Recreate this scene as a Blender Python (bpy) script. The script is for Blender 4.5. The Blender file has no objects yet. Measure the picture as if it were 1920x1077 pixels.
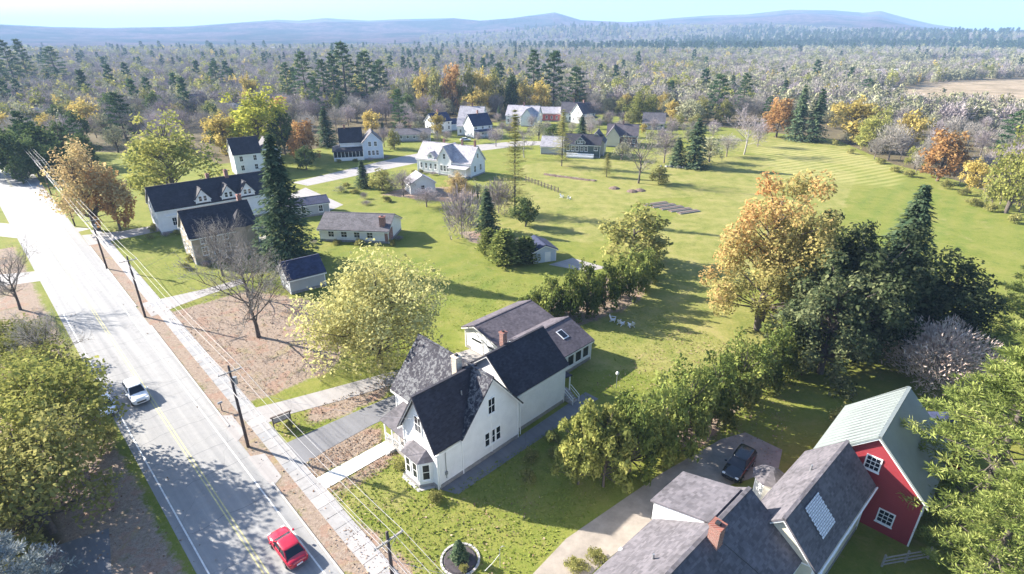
import bpy, math, random
import numpy as np
from mathutils import Vector, Matrix

scene = bpy.context.scene
COL = scene.collection
R = math.radians

# ------------------------------------------------------------------ camera
cam_d = bpy.data.cameras.new('camera')
cam = bpy.data.objects.new('camera', cam_d)
COL.objects.link(cam)
cam.location = (0, 0, 40)
cam.rotation_euler = (R(90 - 24.42), 0, 0)
cam_d.sensor_width = 36
cam_d.lens = 19.41
cam_d.clip_start = 0.5
cam_d.clip_end = 60000
scene.camera = cam

# ------------------------------------------------------------------ world, sun, exposure
SUN_AZ = R(159)          # direction to the sun in the XY plane, counted from +X
SUN_EL = R(27)
world = bpy.data.worlds.new('World')
scene.world = world
world.use_nodes = True
wn = world.node_tree.nodes
bg = wn['Background']
sky = wn.new('ShaderNodeTexSky')
sky.sky_type = 'NISHITA'
sky.sun_disc = False
sky.sun_elevation = SUN_EL
sky.sun_rotation = R(90) - SUN_AZ
sky.altitude = 150
sky.air_density = 1.0
sky.dust_density = 2.0
sky.ozone_density = 4.5
world.node_tree.links.new(sky.outputs[0], bg.inputs[0])
bg.inputs[1].default_value = 0.075
sun_d = bpy.data.lights.new('sun', 'SUN')
sun_d.energy = 5.0
sun_d.angle = R(0.53)
sun_d.color = (1.0, 0.93, 0.82)
sun = bpy.data.objects.new('sun', sun_d)
COL.objects.link(sun)
to_sun = Vector((math.cos(SUN_AZ) * math.cos(SUN_EL), math.sin(SUN_AZ) * math.cos(SUN_EL), math.sin(SUN_EL)))
sun.rotation_euler = to_sun.to_track_quat('Z', 'Y').to_euler()
sun.location = (-80, 60, 90)
scene.view_settings.view_transform = 'Standard'
scene.view_settings.look = 'None'
scene.view_settings.gamma = 1
scene.view_settings.exposure = 2.0
scene.view_settings.use_curve_mapping = False
scene.render.engine = 'CYCLES'
cy = scene.cycles
cy.max_bounces = 6
cy.diffuse_bounces = 3
cy.glossy_bounces = 2
cy.transmission_bounces = 3
cy.volume_bounces = 0
cy.transparent_max_bounces = 6
cy.use_denoising = True
cy.sample_clamp_indirect = 6

# ------------------------------------------------------------------ helpers: tags and meshes
def tag(o, label=None, cat=None, group=None, kind=None):
    if label: o['label'] = label
    if cat: o['category'] = cat
    if group: o['group'] = group
    if kind: o['kind'] = kind
    return o

def link(name, data, parent=None, mat=None):
    o = bpy.data.objects.new(name, data)
    COL.objects.link(o)
    if parent is not None: o.parent = parent
    if mat is not None and data is not None and not data.materials: data.materials.append(mat)
    return o

def empty(name, loc=(0, 0, 0), rz=0, label=None, cat=None, group=None):
    o = link(name, None)
    o.empty_display_size = 0.5
    o.location = loc
    o.rotation_euler = (0, 0, rz)
    return tag(o, label, cat, group)

class MB:
    """collects faces for one mesh"""
    def __init__(s): s.v, s.f = [], []
    def poly(s, pts):
        n = len(s.v); s.v += [tuple(p) for p in pts]; s.f.append(tuple(range(n, n + len(pts)))); return s
    def raw(s, verts, faces):
        n = len(s.v); s.v += [tuple(p) for p in verts]; s.f += [tuple(i + n for i in f) for f in faces]; return s
    def box(s, x0, x1, y0, y1, z0, z1):
        return s.raw([(x0,y0,z0),(x1,y0,z0),(x1,y1,z0),(x0,y1,z0),(x0,y0,z1),(x1,y0,z1),(x1,y1,z1),(x0,y1,z1)],
                     [(0,3,2,1),(4,5,6,7),(0,1,5,4),(1,2,6,5),(2,3,7,6),(3,0,4,7)])
    def prism(s, pts, axis, a, b):
        """extrude a 2-D outline along an axis; outline is (other, z) for x / y, (x, y) for z"""
        def P(p, t): return (t, p[0], p[1]) if axis == 'x' else (p[0], t, p[1]) if axis == 'y' else (p[0], p[1], t)
        n = len(pts)
        V = [P(p, a) for p in pts] + [P(p, b) for p in pts]
        return s.raw(V, [tuple(range(n))[::-1], tuple(range(n, 2 * n))] + [(i, (i + 1) % n, n + (i + 1) % n, n + i) for i in range(n)])
    def slab(s, quad, th):
        """a sheet given by its corners on top, thickened downwards along its normal"""
        q = [Vector(p) for p in quad]
        nrm = (q[1] - q[0]).cross(q[2] - q[0]).normalized()
        if nrm.z < 0: nrm = -nrm
        lo = [p - nrm * th for p in q]; n = len(q)
        return s.raw(q + lo, [tuple(range(n)), tuple(range(n, 2 * n))[::-1]] + [(i, n + i, n + (i + 1) % n, (i + 1) % n) for i in range(n)])
    def tube(s, pts, rad, sides=6, caps=True):
        pts = [Vector(p) for p in pts]
        rr = rad if isinstance(rad, (list, tuple)) else [rad] * len(pts)
        n0 = len(s.v)
        for i, p in enumerate(pts):
            d = (pts[min(i + 1, len(pts) - 1)] - pts[max(i - 1, 0)]).normalized()
            a = d.cross(Vector((0, 0, 1)) if abs(d.z) < .9 else Vector((1, 0, 0))).normalized(); b = d.cross(a)
            for k in range(sides):
                t = 2 * math.pi * k / sides
                s.v.append(tuple(p + (a * math.cos(t) + b * math.sin(t)) * rr[i]))
        for i in range(len(pts) - 1):
            for k in range(sides):
                k2 = (k + 1) % sides
                s.f.append((n0 + i*sides + k, n0 + i*sides + k2, n0 + (i+1)*sides + k2, n0 + (i+1)*sides + k))
        if caps:
            s.f.append(tuple(n0 + k for k in range(sides))[::-1]); e = n0 + (len(pts) - 1) * sides
            s.f.append(tuple(e + k for k in range(sides)))
        return s
    def cone(s, c, r0, r1, z0, z1, n=12):
        A = [(c[0] + r0*math.cos(2*math.pi*k/n), c[1] + r0*math.sin(2*math.pi*k/n), z0) for k in range(n)]
        B = [(c[0] + r1*math.cos(2*math.pi*k/n), c[1] + r1*math.sin(2*math.pi*k/n), z1) for k in range(n)]
        return s.raw(A + B, [tuple(range(n))[::-1], tuple(range(n, 2*n))] + [(k, (k+1) % n, n + (k+1) % n, n + k) for k in range(n)])
    def mesh(s, name, smooth=False):
        m = bpy.data.meshes.new(name); m.from_pydata(s.v, [], s.f)
        if smooth: m.polygons.foreach_set('use_smooth', [True] * len(m.polygons))
        m.update(); return m
    def build(s, name, mat, parent=None, smooth=False):
        return link(name, s.mesh(name, smooth), parent, mat)

# ------------------------------------------------------------------ materials
def nmat(name):
    m = bpy.data.materials.new(name); m.use_nodes = True
    nt = m.node_tree; b = nt.nodes['Principled BSDF']
    return m, nt, b

def ramp(nt, fac, cols):
    r = nt.nodes.new('ShaderNodeValToRGB'); e = r.color_ramp.elements
    while len(e) < len(cols): e.new(0.5)
    for i, c in enumerate(cols):
        p, c = c if isinstance(c[1], (tuple, list)) else (i / max(1, len(cols) - 1), c)
        e[i].position = p; e[i].color = (*c, 1)
    nt.links.new(fac, r.inputs[0]); return r.outputs[0]

def noise(nt, vec, scale, detail=4, rough=.55, dist=0):
    n = nt.nodes.new('ShaderNodeTexNoise'); n.inputs['Scale'].default_value = scale
    n.inputs['Detail'].default_value = detail; n.inputs['Roughness'].default_value = rough; n.inputs['Distortion'].default_value = dist
    if vec is not None: nt.links.new(vec, n.inputs['Vector'])
    return n.outputs['Fac']

def mixc(nt, fac, a, b, mode='MIX'):
    n = nt.nodes.new('ShaderNodeMix'); n.data_type = 'RGBA'; n.blend_type = mode
    for sock, v in ((n.inputs[0], fac), (n.inputs[6], a), (n.inputs[7], b)):
        if isinstance(v, (int, float)): sock.default_value = v
        elif isinstance(v, tuple): sock.default_value = (*v, 1)
        else: nt.links.new(v, sock)
    return n.outputs[2]

def mth(nt, op, a, b=None, c=None, clamp=False):
    n = nt.nodes.new('ShaderNodeMath'); n.operation = op; n.use_clamp = clamp
    for i, v in enumerate((a, b, c)):
        if v is None: continue
        if isinstance(v, (int, float)): n.inputs[i].default_value = v
        else: nt.links.new(v, n.inputs[i])
    return n.outputs[0]

def bump(nt, bsdf, h, strength=.4, dist=.05):
    n = nt.nodes.new('ShaderNodeBump'); n.inputs['Strength'].default_value = strength; n.inputs['Distance'].default_value = dist
    nt.links.new(h, n.inputs['Height']); nt.links.new(n.outputs[0], bsdf.inputs['Normal'])

def objvec(nt, kind='Object'):
    return nt.nodes.new('ShaderNodeTexCoord').outputs[kind]

def worldvec(nt):
    return nt.nodes.new('ShaderNodeNewGeometry').outputs['Position']

def plain(name, c, rough=.7, var=.12, scale=1.5, metallic=0, bmp=0, bscale=20):
    m, nt, b = nmat(name)
    v = objvec(nt)
    d = tuple(x * (1 - var) for x in c); l = tuple(min(1, x * (1 + var)) for x in c)
    nt.links.new(ramp(nt, noise(nt, v, scale, 6, .65), [(.3, d), (.7, l)]), b.inputs['Base Color'])
    b.inputs['Roughness'].default_value = rough; b.inputs['Metallic'].default_value = metallic
    if bmp: bump(nt, b, noise(nt, v, bscale, 3), bmp, .02)
    return m

def clapboard(name, c, pitch=.13):
    m, nt, b = nmat(name)
    v = objvec(nt)
    sep = nt.nodes.new('ShaderNodeSeparateXYZ'); nt.links.new(v, sep.inputs[0])
    saw = mth(nt, 'FRACT', mth(nt, 'DIVIDE', sep.outputs[2], pitch))
    n1 = noise(nt, v, .8, 5, .6); n2 = noise(nt, v, 9, 3)
    c1 = ramp(nt, n1, [(.3, tuple(x * .88 for x in c)), (.65, c)])
    c2 = mixc(nt, mth(nt, 'MULTIPLY', n2, .18), c1, tuple(x * .6 for x in c))
    nt.links.new(c2, b.inputs['Base Color']); b.inputs['Roughness'].default_value = .55
    bump(nt, b, mth(nt, 'SUBTRACT', 1.0, saw), .7, .02)
    return m

def shingle(name, c, c2=None, pitch=.16, rough=.85):
    """asphalt shingle: courses run level, so they follow the height; tabs vary in tone"""
    c2 = c2 or tuple(x * 1.6 for x in c)
    m, nt, b = nmat(name)
    v = objvec(nt)
    sep = nt.nodes.new('ShaderNodeSeparateXYZ'); nt.links.new(v, sep.inputs[0])
    row = mth(nt, 'FLOOR', mth(nt, 'DIVIDE', sep.outputs[2], pitch))
    comb = nt.nodes.new('ShaderNodeCombineXYZ')
    nt.links.new(mth(nt, 'FLOOR', mth(nt, 'ADD', mth(nt, 'MULTIPLY', sep.outputs[0], 3.1), mth(nt, 'MULTIPLY', row, .37))), comb.inputs[0])
    nt.links.new(mth(nt, 'FLOOR', mth(nt, 'ADD', mth(nt, 'MULTIPLY', sep.outputs[1], 3.1), mth(nt, 'MULTIPLY', row, .53))), comb.inputs[1])
    nt.links.new(row, comb.inputs[2])
    wnz = nt.nodes.new('ShaderNodeTexWhiteNoise'); nt.links.new(comb.outputs[0], wnz.inputs['Vector'])
    n1 = noise(nt, v, .55, 5, .65)
    f = mth(nt, 'ADD', mth(nt, 'MULTIPLY', wnz.outputs['Value'], .26), mth(nt, 'MULTIPLY', n1, .75))
    nt.links.new(ramp(nt, f, [(.25, tuple(x * .5 for x in c)), (.5, c), (.8, c2)]), b.inputs['Base Color'])
    b.inputs['Roughness'].default_value = rough
    fr = mth(nt, 'FRACT', mth(nt, 'DIVIDE', sep.outputs[2], pitch))
    bump(nt, b, mth(nt, 'ADD', mth(nt, 'SUBTRACT', 1.0, fr), mth(nt, 'MULTIPLY', wnz.outputs['Value'], .5)), .5, .02)
    return m

def brickmat(name, c=(.30, .10, .07)):
    m, nt, b = nmat(name)
    v = objvec(nt)
    sep = nt.nodes.new('ShaderNodeSeparateXYZ'); nt.links.new(v, sep.inputs[0])
    comb = nt.nodes.new('ShaderNodeCombineXYZ')
    nt.links.new(mth(nt, 'ADD', sep.outputs[0], sep.outputs[1]), comb.inputs[0]); nt.links.new(sep.outputs[2], comb.inputs[1])
    t = nt.nodes.new('ShaderNodeTexBrick'); nt.links.new(comb.outputs[0], t.inputs['Vector'])
    t.inputs['Color1'].default_value = (*c, 1); t.inputs['Color2'].default_value = (*[x * .6 for x in c], 1)
    t.inputs['Mortar'].default_value = (.4, .37, .33, 1); t.inputs['Scale'].default_value = 4
    t.inputs['Brick Width'].default_value = .9; t.inputs['Row Height'].default_value = .3; t.inputs['Mortar Size'].default_value = .03
    nt.links.new(t.outputs['Color'], b.inputs['Base Color']); b.inputs['Roughness'].default_value = .85
    return m

LEAF_GAIN = 1.5
def leafmat(name, cols, trans=.40, jitter=.12):
    m, nt, b = nmat(name)
    nt.nodes.remove(b)
    out = nt.nodes['Material Output']
    at = nt.nodes.new('ShaderNodeAttribute'); at.attribute_name = 'tint'
    oi = nt.nodes.new('ShaderNodeObjectInfo')
    f = mth(nt, 'ADD', at.outputs['Fac'], mth(nt, 'MULTIPLY', mth(nt, 'SUBTRACT', oi.outputs['Random'], .5), jitter * 2), clamp=True)
    c = ramp(nt, f, [(p, tuple(min(.75, x * LEAF_GAIN) for x in q)) for p, q in cols])
    hs = nt.nodes.new('ShaderNodeHueSaturation'); nt.links.new(c, hs.inputs['Color'])
    nt.links.new(mth(nt, 'ADD', .8, mth(nt, 'MULTIPLY', oi.outputs['Random'], .4)), hs.inputs['Value'])
    d = nt.nodes.new('ShaderNodeBsdfDiffuse'); nt.links.new(hs.outputs[0], d.inputs[0])
    t = nt.nodes.new('ShaderNodeBsdfTranslucent'); nt.links.new(hs.outputs[0], t.inputs[0])
    mx = nt.nodes.new('ShaderNodeMixShader'); mx.inputs[0].default_value = trans
    nt.links.new(d.outputs[0], mx.inputs[1]); nt.links.new(t.outputs[0], mx.inputs[2])
    nt.links.new(mx.outputs[0], out.inputs[0])
    return m

def gloss(name, c, rough=.25, metallic=0, coat=0):
    m, nt, b = nmat(name)
    v = objvec(nt)
    nt.links.new(ramp(nt, noise(nt, v, 3, 4), [(.3, tuple(x * .92 for x in c)), (.7, c)]), b.inputs['Base Color'])
    b.inputs['Roughness'].default_value = rough; b.inputs['Metallic'].default_value = metallic
    b.inputs['Coat Weight'].default_value = coat
    return m

M = {}
M['white'] = clapboard('white_clapboard', (.80, .80, .80))
M['trim'] = plain('white_trim', (.80, .80, .79), .5, .05)
M['cream'] = clapboard('cream_clapboard', (.66, .60, .47))
M['tan'] = clapboard('tan_clapboard', (.36, .30, .22))
M['greywall'] = clapboard('grey_clapboard', (.42, .43, .44))
M['greenwall'] = clapboard('dark_green_clapboard', (.07, .10, .10))
M['bluewall'] = clapboard('pale_blue_clapboard', (.55, .62, .72))
M['brownwall'] = clapboard('brown_clapboard', (.16, .10, .08))
M['redwall'] = clapboard('barn_red_boards', (.30, .035, .045), .2)
M['redroofwall'] = clapboard('faded_red_wall', (.5, .12, .12))
M['darkroof'] = shingle('charcoal_shingle', (.022, .021, .032), (.042, .040, .056))
M['greyroof'] = shingle('grey_shingle', (.10, .092, .103), (.165, .15, .165))
m_, nt_, b_r = nmat('painted_shade_shingle')  # cross-wing shingle with dappled tree shade painted into its colour as noise blotches
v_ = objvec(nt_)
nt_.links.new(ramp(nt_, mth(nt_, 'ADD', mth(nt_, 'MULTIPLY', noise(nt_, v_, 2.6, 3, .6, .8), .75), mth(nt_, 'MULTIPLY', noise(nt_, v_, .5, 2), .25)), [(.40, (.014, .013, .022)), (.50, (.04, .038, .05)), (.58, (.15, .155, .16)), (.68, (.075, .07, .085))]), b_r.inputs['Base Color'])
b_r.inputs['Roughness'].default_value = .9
M['painted_shade'] = m_
M['lightroof'] = shingle('pale_grey_shingle', (.36, .34, .37), (.48, .46, .48))
M['blueroof'] = shingle('dark_blue_shingle', (.022, .03, .075), (.04, .05, .11))
M['mauveroof'] = shingle('mauve_shingle', (.085, .072, .087), (.135, .115, .13))
M['metalroof'] = plain('standing_seam_metal', (.20, .225, .22), .45, .1, .7, .0)
M['concrete'] = plain('concrete', (.42, .40, .38), .9, .15, 1.3, 0, .3, 30)
M['brightconcrete'] = plain('bright_new_concrete', (.62, .61, .57), .9, .08, 1.3, 0, .2, 30)
M['stone'] = plain('foundation_stone', (.24, .23, .23), .9, .25, 2.5, 0, .5, 8)
M['granite'] = plain('granite_kerb', (.40, .38, .36), .85, .2, 4)
M['brick'] = brickmat('red_brick')
M['creambrick'] = brickmat('painted_brick', (.62, .52, .42))
M['wood'] = plain('weathered_wood', (.13, .10, .085), .85, .3, 6)
M['polewood'] = plain('creosote_pole', (.075, .055, .05), .9, .3, 5)
M['greywood'] = plain('silvered_wood', (.30, .28, .26), .85, .25, 6)
M['soil'] = plain('garden_soil', (.14, .095, .075), .95, .35, 2.5, 0, .6, 6)
M['mulch'] = plain('dark_bark_mulch', (.06, .05, .055), .95, .4, 6, 0, .6, 12)
M['glass'] = gloss('window_glass', (.016, .02, .03), .08)
M['blackpaint'] = gloss('black_paint', (.012, .014, .022), .18, 0, .6)
M['redpaint'] = gloss('red_car_paint', (.42, .012, .035), .22, .1, .8)
M['whitepaint'] = gloss('white_car_paint', (.78, .79, .81), .25, 0, .6)
M['silverpaint'] = gloss('silver_car_paint', (.62, .66, .72), .25, .3, .6)
M['tyre'] = plain('tyre_rubber', (.02, .02, .02), .8)
M['alloy'] = gloss('wheel_alloy', (.5, .5, .52), .3, .8)
M['plastic'] = plain('black_plastic', (.025, .025, .028), .5)
M['lamp'] = gloss('headlamp_glass', (.75, .78, .8), .1)
M['taillamp'] = gloss('tail_lamp', (.35, .02, .02), .15)
M['metal'] = gloss('galvanised_metal', (.35, .36, .37), .45, .6)
M['ceramic'] = plain('brown_ceramic', (.5, .5, .52), .3)
M['wire'] = plain('bare_wire', (.30, .29, .30), .5)
M['bark'] = plain('grey_brown_bark', (.10, .082, .07), .95, .3, 5, 0, .5, 12)
M['palebark'] = plain('pale_bark', (.34, .31, .29), .9, .25, 6)
M['darkbark'] = plain('dark_bark', (.05, .042, .038), .95, .3, 5)
M['twig'] = plain('grey_twig', (.17, .14, .125), .95, .2, 3)
M['whitepaintwood'] = plain('white_painted_wood', (.80, .80, .82), .5, .05)

# ------------------------------------------------------------------ the road's own frame: u runs up the road, v away from it
def UV(u, v, z=0.0):
    return ((v - u) * .70711, (u + v) * .70711, z)

def road_r(u): return 11.7 + .019 * u        # right edge of the asphalt
def road_l(u): return 4.15 + .003 * u

def in_poly(px, py, poly):
    inside = np.zeros(px.shape, bool); n = len(poly)
    for i in range(n):
        (x0, y0), (x1, y1) = poly[i], poly[(i + 1) % n]
        c = ((y0 > py) != (y1 > py)) & (px < (x1 - x0) * (py - y0) / ((y1 - y0) or 1e-9) + x0)
        inside ^= c
    return inside

def P2(pts): return [UV(u, v)[:2] for u, v in pts]

# ------------------------------------------------------------------ ground sheet with its land-use masks
def axis(fine0, fine1, step, lo, hi):
    a = list(np.arange(fine0, fine1 + .01, step)); d = step; x = a[-1]
    while x < hi: d = min(d * 1.25, 900); x += d; a.append(x)
    d = step; x = a[0]; b = []
    while x > lo: d = min(d * 1.25, 900); x -= d; b.append(x)
    return np.array(b[::-1] + a)

gx, gy = axis(-150, 160, 1.0, -14000, 14000), axis(12, 300, 1.0, -2500, 15000)
XX, YY = np.meshgrid(gx, gy)
masks = {}
def mask(name, polys, blur=1):
    m = np.zeros(XX.shape)
    for p in polys: m = np.maximum(m, in_poly(XX, YY, p).astype(float))
    for _ in range(blur):
        q = np.pad(m, 1, mode='edge')
        m = (q[1:-1, 1:-1] * 2 + q[:-2, 1:-1] + q[2:, 1:-1] + q[1:-1, :-2] + q[1:-1, 2:]) / 6
    masks[name] = m

mask('litter', [
    P2([(20, 12.1), (145, 14.2), (145, 18), (20, 14.4)]),                               # verge beside the kerb
    P2([(61, 16), (94, 16.4), (94, 29), (80, 36), (66, 34), (60, 26)]),                # under the bare tree
    P2([(43.4, 16), (47, 16), (47, 25), (43.4, 24)]), P2([(39.6, 16), (41.6, 16), (41.8, 24), (40.4, 24)]),
    P2([(51, 19), (55.5, 21), (53, 30), (50.6, 30)]),
    P2([(10, 14.5), (36, 14.5), (36, 16.4), (10, 16.4)]),
    P2([(18.6, 47), (21.5, 44), (23, 54), (21, 62), (18.5, 60)]),                             # under the dark trees
    [(-1, 79), (22, 96), (26, 92), (21, 82), (8, 72)],                                  # along the cedar hedge
    P2([(20, -6), (150, -6), (150, 3.4), (20, 3.4)]),                                   # far side of the road
    [(-12, 118), (-2, 121), (2, 112), (-8, 110)],
    [(-36, 150), (-16, 142), (-8, 150), (-14, 158), (-30, 160)],
], 2)
mask('dry', [
    [(-8, 112), (20, 112), (34, 145), (60, 150), (95, 205), (60, 215), (5, 190), (-6, 150)],
    [(30, 82), (62, 100), (90, 145), (110, 175), (104, 205), (70, 180), (40, 130), (24, 105)],
    [(8, 62), (34, 62), (44, 76), (28, 92), (16, 84)],
    [(98, 205), (124, 178), (136, 236), (108, 252), (84, 215)],
    P2([(36, 16), (39.5, 16), (40, 24), (34, 22)]),
    [(-60, 58), (-52, 56), (-44, 66), (-52, 74), (-62, 66)],
], 4)
mask('wood', [
    [(-2400, 330), (-260, 330), (-175, 215), (-118, 206), (-100, 190), (-60, 240), (-30, 275), (40, 330), (110, 268), (138, 240), (131, 190), (136, 165), (128, 120), (150, 80), (170, 30), (2400, 30), (2400, 2500), (-2400, 2500)],
    P2([(190, -2), (1500, -20), (1500, -400), (100, -400), (100, -8)]),
    P2([(0, -3), (66, -3), (66, -60), (0, -60)]),
], 2)
mask('marsh', [
    [(250, 330), (300, 290), (520, 430), (800, 640), (640, 660), (420, 570), (300, 480), (235, 390)],
    [(130, 820), (330, 840), (420, 930), (180, 930)], [(560, 830), (900, 980), (900, 1150), (560, 950)],
], 2)
mask('stripe', [[(85, 170), (112, 158), (128, 178), (130, 212), (112, 232), (92, 215)]], 4)
mask('stripe2', [[(-40, 108), (-8, 104), (4, 84), (-14, 78), (-30, 96)], [(86, 100), (120, 130), (124, 172), (92, 150), (70, 100)]], 6)

gm = bpy.data.meshes.new('ground')
ny, nx = XX.shape
vz = np.zeros(XX.shape)
co = np.stack([XX.ravel(), YY.ravel(), vz.ravel()], 1)
idx = np.arange(nx * ny).reshape(ny, nx)
quads = np.stack([idx[:-1, :-1].ravel(), idx[:-1, 1:].ravel(), idx[1:, 1:].ravel(), idx[1:, :-1].ravel()], 1)

def np_mesh(m, co, quads, attrs=None, smooth=False):
    nq, k = quads.shape
    m.vertices.add(len(co)); m.vertices.foreach_set('co', np.ascontiguousarray(co, np.float32).ravel())
    m.loops.add(nq * k); m.loops.foreach_set('vertex_index', np.ascontiguousarray(quads, np.int32).ravel())
    m.polygons.add(nq); m.polygons.foreach_set('loop_start', np.arange(0, nq * k, k, dtype=np.int32))
    if smooth: m.polygons.foreach_set('use_smooth', np.ones(nq, bool))
    for name, (dom, arr) in (attrs or {}).items():
        a = m.attributes.new(name, 'FLOAT', dom); a.data.foreach_set('value', np.ascontiguousarray(arr, np.float32))
    m.update(calc_edges=True); return m

np_mesh(gm, co, quads, {k: ('POINT', v.ravel()) for k, v in masks.items()})
m, nt, b = nmat('ground_cover')
wv = worldvec(nt)
def A(n):
    a = nt.nodes.new('ShaderNodeAttribute'); a.attribute_name = n; return a.outputs['Fac']
big = noise(nt, wv, .05, 5, .6); blot = noise(nt, wv, .11, 6, .62, .6); mid = noise(nt, wv, .35, 6, .65); fine = noise(nt, wv, 2.6, 5, .7); grain = noise(nt, wv, 9, 3, .7)
lawn = ramp(nt, mth(nt, 'ADD', mth(nt, 'ADD', mth(nt, 'MULTIPLY', mid, .30), mth(nt, 'ADD', mth(nt, 'MULTIPLY', fine, .24), mth(nt, 'MULTIPLY', grain, .18))), mth(nt, 'MULTIPLY', blot, .28)), [(.36, (.085, .115, .016)), (.47, (.155, .180, .034)), (.56, (.205, .205, .05)), (.66, (.245, .22, .075))])
dry = ramp(nt, mth(nt, 'ADD', mth(nt, 'ADD', mth(nt, 'MULTIPLY', mid, .4), mth(nt, 'MULTIPLY', fine, .3)), mth(nt, 'MULTIPLY', blot, .30)), [(.36, (.11, .145, .03)), (.48, (.20, .205, .055)), (.57, (.265, .245, .085)), (.67, (.29, .235, .12))])
lit = ramp(nt, mth(nt, 'ADD', mth(nt, 'MULTIPLY', fine, .5), mth(nt, 'MULTIPLY', grain, .5)), [(.3, (.13, .095, .07)), (.45, (.235, .18, .14)), (.58, (.32, .255, .205)), (.75, (.42, .355, .30))])
litred = mixc(nt, mth(nt, 'MULTIPLY', mth(nt, 'GREATER_THAN', mid, .56), .3), lit, (.30, .15, .10))
wood = ramp(nt, mth(nt, 'ADD', mth(nt, 'MULTIPLY', mid, .5), mth(nt, 'MULTIPLY', fine, .5)), [(.3, (.06, .055, .03)), (.5, (.125, .10, .06)), (.7, (.16, .145, .07))])
msh = ramp(nt, mth(nt, 'ADD', mth(nt, 'MULTIPLY', big, .55), mth(nt, 'MULTIPLY', mid, .45)), [(.36, (.15, .125, .075)), (.46, (.25, .195, .13)), (.54, (.33, .26, .18)), (.64, (.38, .28, .20))])
def ragged(attr, edge=.6):
    return mth(nt, 'MULTIPLY_ADD', mth(nt, 'SUBTRACT', mth(nt, 'ADD', A(attr), mth(nt, 'MULTIPLY', mth(nt, 'SUBTRACT', mth(nt, 'ADD', mth(nt, 'MULTIPLY', mid, .6), mth(nt, 'MULTIPLY', fine, .4)), .5), edge * 3)), .5), 4.0, .5, clamp=True)
col = mixc(nt, ragged('dry', .5), lawn, dry)
# mown stripes
mp = nt.nodes.new('ShaderNodeMapping'); nt.links.new(wv, mp.inputs[0]); mp.inputs['Rotation'].default_value = (0, 0, R(63))
wt = nt.nodes.new('ShaderNodeTexWave'); nt.links.new(mp.outputs[0], wt.inputs[0]); wt.inputs['Scale'].default_value = .11; wt.inputs['Distortion'].default_value = 2.2; wt.inputs['Detail'].default_value = 1; wt.inputs['Detail Scale'].default_value = .3
col = mixc(nt, mth(nt, 'MULTIPLY', mth(nt, 'MULTIPLY', A('stripe'), wt.outputs['Fac']), .5), col, (.40, .37, .15))
mp2 = nt.nodes.new('ShaderNodeMapping'); nt.links.new(wv, mp2.inputs[0]); mp2.inputs['Rotation'].default_value = (0, 0, R(40))
wt2 = nt.nodes.new('ShaderNodeTexWave'); nt.links.new(mp2.outputs[0], wt2.inputs[0]); wt2.inputs['Scale'].default_value = .07; wt2.inputs['Distortion'].default_value = 2; wt2.inputs['Detail'].default_value = 1; wt2.inputs['Detail Scale'].default_value = .4
col = mixc(nt, mth(nt, 'MULTIPLY', mth(nt, 'MULTIPLY', A('stripe2'), wt2.outputs['Fac']), .22), col, (.07, .145, .025))
col = mixc(nt, ragged('litter', .55), col, litred)
col = mixc(nt, ragged('wood', .25), col, wood)
col = mixc(nt, ragged('marsh', .2), col, msh)
# thin brown patches and fallen leaves all over the grass
col = mixc(nt, mth(nt, 'MULTIPLY', mth(nt, 'GREATER_THAN', noise(nt, wv, 1.7, 6, .8), .60), .45), col, (.29, .225, .115))
col = mixc(nt, mth(nt, 'MULTIPLY', mth(nt, 'MULTIPLY_ADD', mth(nt, 'SUBTRACT', noise(nt, wv, .19, 5, .7, 1.), .58), 9., 0., clamp=True), .5), col, (.28, .24, .10))
col = mixc(nt, mth(nt, 'MULTIPLY', mth(nt, 'MULTIPLY_ADD', mth(nt, 'SUBTRACT', noise(nt, wv, .27, 5, .7, 1.), .57), 9., 0., clamp=True), .45), col, (.075, .105, .022))
nt.links.new(col, b.inputs['Base Color']); b.inputs['Roughness'].default_value = .95; b.inputs['Specular IOR Level'].default_value = .1
bump(nt, b, mth(nt, 'ADD', mth(nt, 'MULTIPLY', fine, .7), mth(nt, 'MULTIPLY', grain, .5)), .7, .12)
ground = link('ground', gm, None, m); tag(ground, kind='structure')

# ------------------------------------------------------------------ mountains and foothills
PROFILE = [(-0.8353, 0.00455), (-0.7468, 0.01196), (-0.6971, 0.01431), (-0.6445, 0.01177), (-0.5866, 0.01094), (-0.4896, 0.01369), (-0.4328, 0.01837), (-0.3654, 0.02403), (-0.3349, 0.02282), (-0.2951, 0.02686), (-0.2307, 0.02352), (-0.1805, 0.02608), (-0.121, 0.02709), (-0.0952, 0.02795), (-0.0522, 0.02413), (0.0, 0.02807), (0.0691, 0.03654), (0.1126, 0.02479), (0.1893, 0.02142), (0.2468, 0.02647), (0.3104, 0.03044), (0.3642, 0.03133), (0.4221, 0.03694), (0.4782, 0.03527), (0.5189, 0.03113), (0.5377, 0.03345), (0.5712, 0.02362), (0.6034, 0.01537), (0.6335, 0.01059), (0.6684, 0.0047), (0.6989, 0.00824), (0.7602, 0.01353), (0.8466, 0.00555)]
paz = np.array([p[0] for p in PROFILE]); pte = np.array([p[1] for p in PROFILE])
rng = np.random.default_rng(5)
def fbm2(x, y, seed, octs=5):
    r = np.random.default_rng(seed); s = np.zeros_like(x); a = 1.
    for o in range(octs):
        f = 2. ** o
        for _ in range(3):
            t = r.uniform(0, 6.28); p = r.uniform(0, 6.28)
            s += a * np.sin(f * (x * math.cos(t) + y * math.sin(t)) + p) / 3
        a *= .52
    return s
naz, nr = 420, 110
AZ = np.linspace(-.86, .95, naz); RR = 1500 + (11000 - 1500) * np.linspace(0, 1, nr) ** 1.15
AA, RM = np.meshgrid(AZ, RR)
mx_, my_ = RM * np.sin(AA), RM * np.cos(AA)
ridge = 40 + 7600 * np.interp(AA, paz, pte)
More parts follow.
